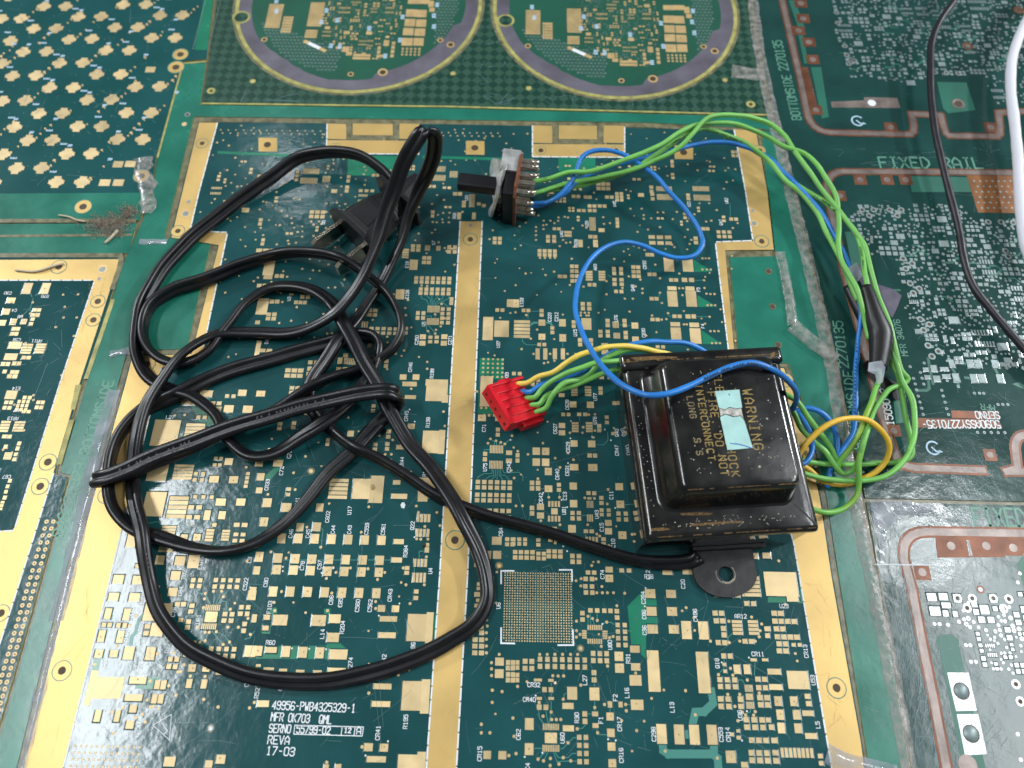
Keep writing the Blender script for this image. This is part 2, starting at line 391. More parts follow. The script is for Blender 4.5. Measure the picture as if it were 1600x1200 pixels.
class Occ:
    """which spots of a board are taken (mm rectangles on a coarse grid)"""
    def __init__(s, c=0.5): s.c = c; s.g = set()
    def cells(s, x0, x1, y0, y1):
        c = s.c
        for i in range(math.floor(x0/c), math.floor(x1/c) + 1):
            for j in range(math.floor(y0/c), math.floor(y1/c) + 1): yield (i, j)
    def free(s, *r): return all(k not in s.g for k in s.cells(*r))
    def take(s, *r): s.g.update(s.cells(*r))
def inside(p, poly):
    c = False; j = len(poly) - 1
    for i in range(len(poly)):
        if (poly[i][1] > p[1]) != (poly[j][1] > p[1]) and p[0] < (poly[j][0]-poly[i][0])*(p[1]-poly[i][1])/(poly[j][1]-poly[i][1]) + poly[i][0]: c = not c
        j = i
    return c
def parse(ox, oy, txt, k=4.0):
    """'x y w h [nx ny dx dy]' or 'x y w h bN' (N upright bars) / 'hN' (N lying bars), crop px -> mm rectangles"""
    R = []
    for e in txt.replace('\n', ' ').split(';'):
        q = e.split()
        if len(q) < 4: continue
        x, y, w, h = [float(a) for a in q[:4]]
        X, Y = ox + x / k, oy + y / k; p = U(X, Y); sx, sy = scl(X, Y); w *= sx / k; h *= sy / k
        if len(q) == 5:
            n = int(q[4][1:])
            for i in range(n):
                if q[4][0] == 'b': R.append((p.x + w*((i+.5)/n-.5), p.y, w/n*0.68, h))
                else: R.append((p.x, p.y + h*((i+.5)/n-.5), w, h/n*0.80))
        else:
            nx, ny = (int(q[4]), int(q[5])) if len(q) > 5 else (1, 1)
            dx = float(q[6])*sx/k if len(q) > 6 else 0; dy = float(q[7])*sy/k if len(q) > 7 else 0
            for i in range(nx):
                for j in range(ny): R.append((p.x + i*dx, p.y - j*dy, w, h))
    return R
unit_pad = None
def pads(parent, R, material, skirt_mat, zt=0.05, big=0, occ=None, big_name='solder_pad', w_sk=0.34):
    """the `big` largest pads become parts of their own, the rest one joined part; all get a sloped mask lip"""
    global unit_pad
    if unit_pad is None:
        m = MB(); m.plate(-.5, .5, -.5, .5, 0, 1); unit_pad = m
    off = parent.matrix_world.translation
    ids = sorted(range(len(R)), key=lambda i: -R[i][2]*R[i][3]); bigset = set(ids[:big])
    me = None; small = MB(); sk = MB()
    for i, (x, y, w, h) in enumerate(R):
        z1 = zt + (i % 13) * 0.0011
        if i in bigset:
            if me is None:
                me = bpy.data.meshes.new(big_name); me.from_pydata([tuple(Vector(v)) for v in unit_pad.v], [], unit_pad.f); me.materials.append(material)
            o = bpy.data.objects.new(big_name, me); link(o, parent)
            o.location = Vector((x, y, 0)) * MM - off; o.scale = (w*MM, h*MM, z1*MM)
        else: small.plate(x-w/2, x+w/2, y-h/2, y+h/2, 0, z1)
        if skirt_mat is not None: sk.skirt(x-w/2+.01, x+w/2-.01, y-h/2+.01, y+h/2-.01, min(w_sk, 0.16 + 0.12*min(w, h)), 0.004 + (i % 11)*0.0006, 0.048)
        if occ: occ.take(x-w/2-.25, x+w/2+.25, y-h/2-.25, y+h/2+.25)
    dots = MB()                                             # test-probe dimples left on many of the larger pads
    for i in bigset:
        x, y, w, h = R[i]
        if min(w, h) > 1.6 and max(w, h) < 5 and rnd.random() < 0.5: dots.disc(x + rnd.uniform(-.3, .3), y + rnd.uniform(-.3, .3), rnd.uniform(.14, .26), zt + 0.018, 8)
    if dots.v: tag(dots.obj('probe_dimples', M['scratch_d'], parent), kind='stuff')
    if small.v: tag(small.obj('small_solder_pads', material, parent), kind='stuff')
    if sk.v: tag(sk.obj('coating_lips', skirt_mat, parent), kind='stuff')
def vias(parent, V, material, dark, r=0.42, z=0.045, hole=True):
    mb = MB()
    for i, v in enumerate(V):
        x, y = v[0], v[1]; rr = v[2] if len(v) > 2 else r
        mb.disc(x, y, rr, z + (i % 9)*0.001, 10, 0)
        if hole: mb.disc(x, y, rr*0.36, z + 0.014, 8, 1)
    return tag(mb.obj('vias', [material, dark], parent), kind='stuff')
def scratches(parent, region, n, material, lmin=4, lmax=22, w=(0.05, 0.13), z=0.09, ang=None, name='scratches'):
    mb = MB(); poly = px_poly(region); xs = [p[0] for p in poly]; ys = [p[1] for p in poly]; k = 0; g = 0
    while k < n and g < n * 30:
        g += 1
        p = Vector((rnd.uniform(min(xs), max(xs)), rnd.uniform(min(ys), max(ys))))
        a = rnd.uniform(0, math.pi) if ang is None else rnd.gauss(ang, 0.35)
        L = lmin + (lmax - lmin) * rnd.random() ** 3; c = rnd.gauss(0, 0.03); P = [p.copy()]
        for _ in range(6):
            p = p + Vector((math.cos(a), math.sin(a))) * L / 6; a += c + rnd.gauss(0, 0.02); P.append(p.copy())
        if not (inside(P[0], poly) and inside(P[-1], poly)): continue
        ww = rnd.uniform(*w)
        if rnd.random() < 0.6: mb.ribbon(P, ww, z + k % 7 * 0.001)
        else:
            for i in range(6):
                if rnd.random() < 0.6: mb.ribbon(P[i:i+2], ww, z)
        k += 1
    if mb.v: tag(mb.obj(name, material, parent), kind='stuff')
def footprints(poly_px, n, occ, sizes, pitch=0.5, avoid=(), wiggle=True):
    """fills free board with small component footprints (chips, pin rows, clusters of vias) -> pads, vias"""
    poly = px_poly(poly_px); xs = [p[0] for p in poly]; ys = [p[1] for p in poly]; R = []; V = []
    for _ in range(n):
        x = round(rnd.uniform(min(xs), max(xs)) / pitch) * pitch; y = round(rnd.uniform(min(ys), max(ys)) / pitch) * pitch
        if not inside((x, y), poly): continue
        s = rnd.choice(sizes); t = rnd.random(); loc = []
        if t < 0.42:                                  # chip: two pads
            if rnd.random() < 0.5: loc = [(x, y, s, s*0.9), (x + s*1.45, y, s, s*0.9)]
            else: loc = [(x, y, s, s*0.9), (x, y + s*1.35, s, s*0.9)]
        elif t < 0.56:
            nx = rnd.choice((2, 3, 4)); loc = [(x + i*s*1.4, y + j*s*1.35, s, s*0.95) for i in range(nx) for j in range(2)]
        elif t < 0.70:
            nn = rnd.randint(4, 8); p = s*0.62
            loc = [(x + i*p, y + j*s*2.6, p*0.55, s*1.1) for i in range(nn) for j in range(2)]
        elif t < 0.78: loc = [(x, y, s*2.1, s*1.6)]
        else:
            for i in range(rnd.randint(1, 4)):
                vx, vy = x + rnd.randint(-3, 3)*s*0.9, y + rnd.randint(-2, 2)*s*0.9
                if inside((vx, vy), poly) and occ.free(vx-.3, vx+.3, vy-.3, vy+.3): V.append((vx, vy, s*0.34)); occ.take(vx-.35, vx+.35, vy-.35, vy+.35)
            continue
        if all(inside((a, b), poly) and occ.free(a-w/2-.12, a+w/2+.12, b-h/2-.12, b+h/2+.12) for a, b, w, h in loc):
            R += loc
            for a, b, w, h in loc: occ.take(a-w/2-.12, a+w/2+.12, b-h/2-.12, b+h/2+.12)
    return R, V

# ---------------------------------------------------------------- frame (breakaway rails) round the large board
frame = thing('circuit_board', 'light green breakaway rail frame round the large gold-bordered circuit board', 'board frame', (U(200, 520).x, U(200, 520).y, -TH))
slab('rail', [(283,100),(322,98),(313,164),(700,169),(1203,183),(1212,205),(1183,200),(1000,191),(700,187),(303,182),(257,372),(330,377),(292,545),(199,548),(100,900),(26,1198),(2,1300),(-52,1330),(26,1062),(81,862),(111,749),(111,742),(94,738),(135,600),(193,410),(200,395),(223,345),(238,300),(246,248)], M['rail'], frame)
slab('rail', [(1140,402),(1217,400),(1208,385),(1190,205),(1213,205),(1246,330),(1300,555),(1345,800),(1390,1010),(1420,1200),(1440,1300),(1378,1300),(1352,1160),(1310,895),(1292,780),(1262,650),(1232,568),(1155,562)], M['rail'], frame)
# text pressed into the left rail, and marks
mb = MB(); write_px(mb, 98, 838, 178, 596, 'B4S22E323 BOTTOMSIDE', 17, z=0.05, sw=0.5)
mb.obj('rail_lettering', M['print_g'], frame)
mb = MB(); mb.poly(px_poly([(-260,-160),(1900,-160),(1900,1400),(-260,1400)]), -1.7, -0.45); mb.obj('resin_bed', M['slot'], frame)
# resin-filled routed slots (olive and grey runs between rail and board)
SZ = [0.0]
def slot_run(pts, w, material, parent, z=-0.25, name='resin_slot'):
    P = [Vector((*px_poly([p])[0], 0)) for p in pts]; mb = MB()
    SZ[0] += 0.0031; mb.ribbon(P, w, z + SZ[0], 0, 0.0007); return mb.obj(name, material, parent)
for pts, w, mk in [([(299,185),(700,190),(1000,194),(1186,202)], 2.6, 'slot'), ([(306,186),(261,374)], 3.0, 'slot'), ([(262,375),(335,379),(296,549)], 2.6, 'slot'),
                   ([(296,551),(200,552)], 2.6, 'slot'), ([(200,552),(105,898),(30,1200)], 2.6, 'slot'), ([(1186,203),(1206,385),(1213,396)], 2.8, 'slot'),
                   ([(1213,397),(1136,396),(1152,565),(1229,568)], 2.6, 'slot'), ([(1229,568),(1288,780),(1305,900),(1350,1165),(1356,1200)], 2.6, 'slot')]:
    slot_run(pts, w, M[mk], frame)
for x, y in [(1201,424),(1207,479),(1216,539)]: eyelet(frame, x, y, 5.5, M['slot'], 0.75, 'drilled_hole', False)
eyelet(frame, 293, 179, 4.5, M['tin'], 0.6, 'drilled_hole', False); eyelet(frame, 288, 194, 4, M['gold'], 0.0, 'fiducial_dot', False, M['gold'])
scratches(frame, [(250,300),(215,540),(130,850),(60,1100),(40,1000),(180,600),(230,380)], 40, M['scratch'], 2, 12, z=0.03)
scratches(frame, [(1225,600),(1290,640),(1400,1190),(1370,1190)], 60, M['scratch'], 2, 14, z=0.03)

# ---------------------------------------------------------------- the large board
board = thing('circuit_board', 'large dark green circuit board with gold border, centre gold strip and hundreds of pads', 'circuit board', (U(700, 800).x, U(700, 800).y, -TH))
OUT = [(310,191),(700,194),(1182,204),(1201,300),(1211,391),(1131,390),(1148,568),(1226,574),(1255,650),(1283,780),(1301,900),(1347,1160),(1365,1300),(8,1300),(36,1198),(112,895),(194,600),(206,556),(300,552),(341,384),(266,372)]
slab('substrate', OUT, M['mask'], board)
GL_ = [(311,191.6),(340,191.8),(311,300),(297,362),(355,364),(318,545),(308,570),(253,574),(174,895),(99,1200),(75,1299),(10,1299),(38,1198),(114,895),(196,600),(207,557),(300,553),(342,383),(268,371)]
GR_ = [(1181,204.6),(1147,202),(1165,300),(1177,376),(1118,379),(1138,548),(1146,575),(1192,578),(1249,900),(1291,1150),(1316,1299),(1363,1299),(1345,1160),(1299,900),(1281,780),(1253,650),(1225,575.5),(1149,569.5),(1133,391),(1209,390),(1199,300)]
plate_px('gold_border', GL_, M['gold_b'], board, 0.001, 0.03); plate_px('gold_border', GR_, M['gold_b'], board, 0.001, 0.03)
plate_px('gold_strip', [(719,346),(753,346),(730,900),(707,1300),(659,1300),(687,900)], M['gold_b'], board, 0.001, 0.03)
# tongue-slotted gold blocks along the far edge
for x0, x1, y0, y1, sx0, sx1, sy in [(511,655,193,240,541,624,217), (832,976,196,245,863,943,223)]:
    for k, (a, b, c, d) in enumerate([(x0, x1, sy+2, y1), (x0, sx0, y0, sy), (sx1, x1, y0, sy), (sx0+10, sx1-10, y0, sy-6)]):
        plate_px('gold_block', [(a, c), (b, c+.8), (b, d+.8), (a, d)], M['gold_b'], board, 0.001, 0.034 + k*0.002)
    slot_run([(sx0+4, y0-1), (sx0+5, sy-2), (sx1-5, sy-1), (sx1-4, y0-1)], 2.2, M['slot'], board, 0.02)
    eyelet(board, x0+13, y1-10, 7.5, M['gold_b'], 0.62); eyelet(board, x1-13, y1-10, 7.5, M['gold_b'], 0.62)
for x, y in [(418,226),(742,231),(1068,238)]:
    plate_px('gold_tab', [(x-14,y-11),(x+15,y-10.5),(x+15,y+11),(x-14,y+10.5)], M['gold_b'], board, 0.001, 0.036); eyelet(board, x, y, 8.5, M['gold_b'], 0.72, rim=False)
for x, y, r in [(316,224,9),(278,361,10),(1190,377,10.5),(1187,235,9),(735,374,10.5),(711,844,14),(97,1048,14),(1307,1075,14),(166,774,12),(1228,594,11),(230,569,12)]: eyelet(board, x, y, r, M['gold_b'], 0.46)
for x, y, r in [(290,334,8),(295,315,5),(1178,349,7),(1176,329,4.5),(735,352,4.5)]: eyelet(board, x, y, r, M['gold_f'], 0.6, rim=False, fill=M['tin'])
for pl in ([(340,192),(311,300),(297,360)], [(299,361),(354,363)], [(355,366),(318,543)], [(252,576),(174,895),(99,1200),(76,1290)], [(1147,203),(1165,300),(1176,374)],
           [(1174,376),(1119,378)], [(1118,381),(1138,546)], [(1210,675),(1249,900),(1291,1150),(1310,1260)], [(719,346),(687,900),(660,1290)], [(753.5,346),(730.5,900),(708,1290)], [(511,240),(655,241)],
           [(832,197),(832,244)], [(832,245),(976,246)], [(976,199),(976,245)], [(511,194),(510,239)]):
    mb = MB(); dashes(mb, pl); tag(mb.obj('white_dashed_line', M['silk'], board), kind='stuff')
# lighter copper pours under the mask
def pour(pts, k=0, parent=board, material=None):
    return plate_px('copper_pour', pts, material or M['mask_lt'], parent, 0.001, 0.010 + 0.002 * k)
def C(ox, oy, pts): return [(ox + x/4, oy + y/4) for x, y in pts]
pour(C(800,900,[(825,85),(900,88),(915,362),(838,364),(838,520),(745,430),(722,190)])); pour(C(400,900,[(-30,436),(440,436),(445,412),(517,412),(572,460),(570,521),(-36,516)]))
pour(C(400,600,[]) or C(400,300,[(1400,1036),(1550,1040),(1545,1170),(1480,1170),(1480,1400),(1385,1400)]), 1)
for q in ([(1130,420),(1138,500),(1252,497)], [(1150,640),(1160,718),(1282,717)], [(1178,860),(1188,950),(1312,950)]): pour(C(800,300,q))
pour(C(400,0,[(575,970),(890,975),(880,1100),(570,1095)])); pour(C(800,0,[(290,985),(520,988),(525,1075),(290,1070)])); pour(C(0,900,[(800,640),(1005,630),(1000,706),(845,706),(845,680),(800,676)]))
pour(C(0,900,[(588,508),(634,512),(615,590),(572,588)])); pour(C(1200,900,[(0,120),(115,128),(118,158),(205,160),(190,-40),(210,-40),(222,170),(0,165)])); pour(C(0,600,[(1130,0),(1270,0),(1360,200),(1330,280),(1240,230)]))
pour(C(400,600,[(60,570),(118,520),(140,440),(162,444),(150,530),(90,600),(60,600)])); pour(C(400,900,[(1103,230),(1128,228),(1116,420),(1100,424)])); pour(C(400,900,[(1085,645),(1106,643),(1096,862),(1074,864)]))
pour(C(400,900,[(85,200),(130,198),(135,260),(88,275)])); pour(C(400,900,[(425,205),(465,203),(462,290),(428,300)])); pour(C(400,900,[(36,298),(92,306),(88,362),(36,360)])); pour(C(400,600,[(1190,0),(1215,0),(1205,130),(1180,120)])); pour(C(400,600,[(1170,290),(1192,290),(1182,440),(1160,440)]))
pour([(340,236),(505,243),(505,247),(340,240)], 1); pour([(660,243),(830,248),(830,252),(660,247)], 1)
mbt = MB()
def trace(ox, oy, pts, w, k=4.0, mi=0):
    mbt.ribbon([Vector((*px_poly([(ox+x/k, oy+y/k)])[0], 0)) for x, y in pts], w, 0.022, mi, 0.001)
trace(800,900,[(1245,715),(1258,795),(1200,848),(1145,850),(1126,940)], 2.0); trace(800,900,[(940,1040),(945,1090),(975,1112),(1255,1112),(1285,1140),(1300,1300)], 2.0); trace(800,900,[(1262,1040),(1262,1110)], 2.0); trace(800,900,[(1080,990),(1110,990)], 2.0)
trace(0,900,[(930,210),(870,270),(850,350),(825,380),(815,445)], 1.0)
for o, P in [((800,900),[(165,830),(172,890),(195,920)]), ((800,900),[(210,830),(225,920)]), ((800,900),[(245,650),(245,850),(232,920)]), ((800,900),[(300,1080),(320,1078),(350,1042),(385,1010),(410,1010)]), ((800,900),[(270,1100),(290,1135),(350,1135),(375,1110),(405,1108)]),
    ((800,900),[(260,1100),(280,1160),(365,1156),(405,1158)]), ((800,900),[(210,1100),(163,1145)]), ((800,900),[(225,1100),(197,1155)]), ((800,900),[(135,1077),(190,1077)]), ((800,900),[(408,952),(440,952),(460,930)]), ((800,900),[(475,862),(505,862)]), ((800,900),[(517,780),(517,850)]), ((800,900),[(612,820),(612,860)]),
    ((800,900),[(525,950),(540,990),(600,993)]), ((800,900),[(700,803),(745,803)]), ((800,900),[(515,650),(515,700)]), ((800,900),[(325,770),(325,740),(350,725)]), ((800,900),[(490,230),(490,290),(497,310)]), ((800,900),[(475,250),(475,300)]), ((800,900),[(505,265),(515,310)]), ((800,900),[(532,230),(532,280)]), ((800,900),[(560,300),(592,290),(620,290),(640,303)]),
    ((800,900),[(1350,415),(1350,385),(1375,360)]), ((800,900),[(1410,650),(1440,650),(1460,690)]), ((800,900),[(1520,520),(1515,620),(1535,640)]), ((800,900),[(1490,830),(1490,850),(1460,860),(1435,860)]), ((800,900),[(1288,615),(1325,575),(1325,510)]),
    ((0,900),[(1215,80),(1245,110),(1280,110),(1318,180)]), ((0,900),[(1340,100),(1335,180)]), ((0,900),[(1385,100),(1345,180)]), ((0,900),[(1430,85),(1395,130),(1355,180)]), ((0,900),[(1380,155),(1415,160),(1415,220)]), ((0,900),[(1282,345),(1280,360),(1220,410)]), ((0,900),[(1308,345),(1282,405),(1250,450)]), ((0,900),[(1325,345),(1395,430)]), ((0,900),[(1345,345),(1405,375),(1435,415),(1460,450)]), ((0,900),[(1590,345),(1565,385),(1530,395)]),
    ((0,600),[(930,870),(990,860),(1010,890),(1120,880)]), ((0,600),[(1290,890),(1340,850),(1360,810)]), ((0,900),[(660,200),(705,245),(695,290)]), ((0,900),[(730,450),(740,320)]),
    ((400,300),[(1030,640),(1035,665),(1065,675),(1085,715)]), ((400,300),[(1062,640),(1090,670),(1095,715)]), ((400,300),[(1098,640),(1103,715)]), ((400,300),[(1133,640),(1133,660),(1112,680),(1112,715)]), ((400,300),[(1168,640),(1168,665),(1122,690),(1122,715)]), ((400,300),[(1205,640),(1205,665),(1130,700),(1130,715)]), ((400,300),[(1165,690),(1205,720)]), ((400,300),[(1045,775),(1095,775),(1100,795)]), ((400,300),[(1065,830),(1065,860),(1090,890)]), ((400,300),[(1075,830),(1110,870),(1130,900)]), ((400,300),[(1120,770),(1120,795)]),
    ((400,600),[(1385,600),(1388,580),(1425,560),(1475,560),(1475,530)]), ((400,600),[(1430,600),(1460,575),(1485,575),(1485,530)]), ((400,600),[(1465,600),(1495,580),(1497,530)]), ((400,600),[(1507,600),(1507,530)]), ((400,600),[(1545,600),(1520,570),(1518,530)]), ((400,600),[(1585,600),(1555,570),(1530,570),(1530,530)]), ((400,600),[(1540,530),(1550,555),(1600,555)]), ((400,600),[(1465,345),(1490,360),(1490,385)]), ((400,600),[(1500,345),(1505,385)]), ((400,600),[(1530,365),(1515,385)]), ((400,600),[(1555,375),(1580,350),(1600,350)]), ((400,600),[(1425,425),(1430,410),(1465,410)]),
    ((400,600),[(160,1100),(850,1100)]), ((400,600),[(405,895),(418,910),(408,1020)]), ((400,600),[(1020,1090),(1020,1045),(1050,1045)]), ((400,600),[(990,1140),(988,1200)]), ((800,600),[(480,170),(490,110)]), ((800,600),[(500,300),(500,355)]), ((800,600),[(520,380),(575,380),(600,350),(598,300)]), ((800,600),[(425,240),(420,200)]), ((800,600),[(165,655),(210,655)]), ((800,600),[(228,680),(228,720)]), ((800,600),[(295,660),(297,720)]), ((800,600),[(0,552),(45,552),(68,575),(68,605)]), ((800,600),[(430,820),(470,822)]), ((800,600),[(700,755),(735,752)]), ((800,600),[(460,940),(460,960)]), ((800,600),[(660,770),(665,800)]),
    ((800,300),[(110,745),(175,745)]), ((800,300),[(100,760),(100,790)]), ((800,300),[(65,915),(65,935),(90,955),(160,955)]), ((800,300),[(185,920),(175,990)]), ((800,300),[(317,935),(318,985)]), ((800,300),[(600,520),(640,545)]), ((800,300),[(670,830),(700,830)]), ((800,300),[(720,835),(750,835)]), ((800,300),[(1140,552),(1195,552)]), ((800,300),[(1145,778),(1230,780)]), ((800,300),[(905,667),(922,650),(922,632)]), ((800,300),[(975,760),(985,777),(1005,777)]), ((800,300),[(1362,70),(1365,150)])]:
    trace(o[0], o[1], P, 0.19)
trace(800,300,[(110,835),(135,817),(170,817)], 0.7); trace(800,300,[(205,817),(240,817),(252,838)], 0.7)
tag(mbt.obj('traces', M['trace'], board), kind='stuff')
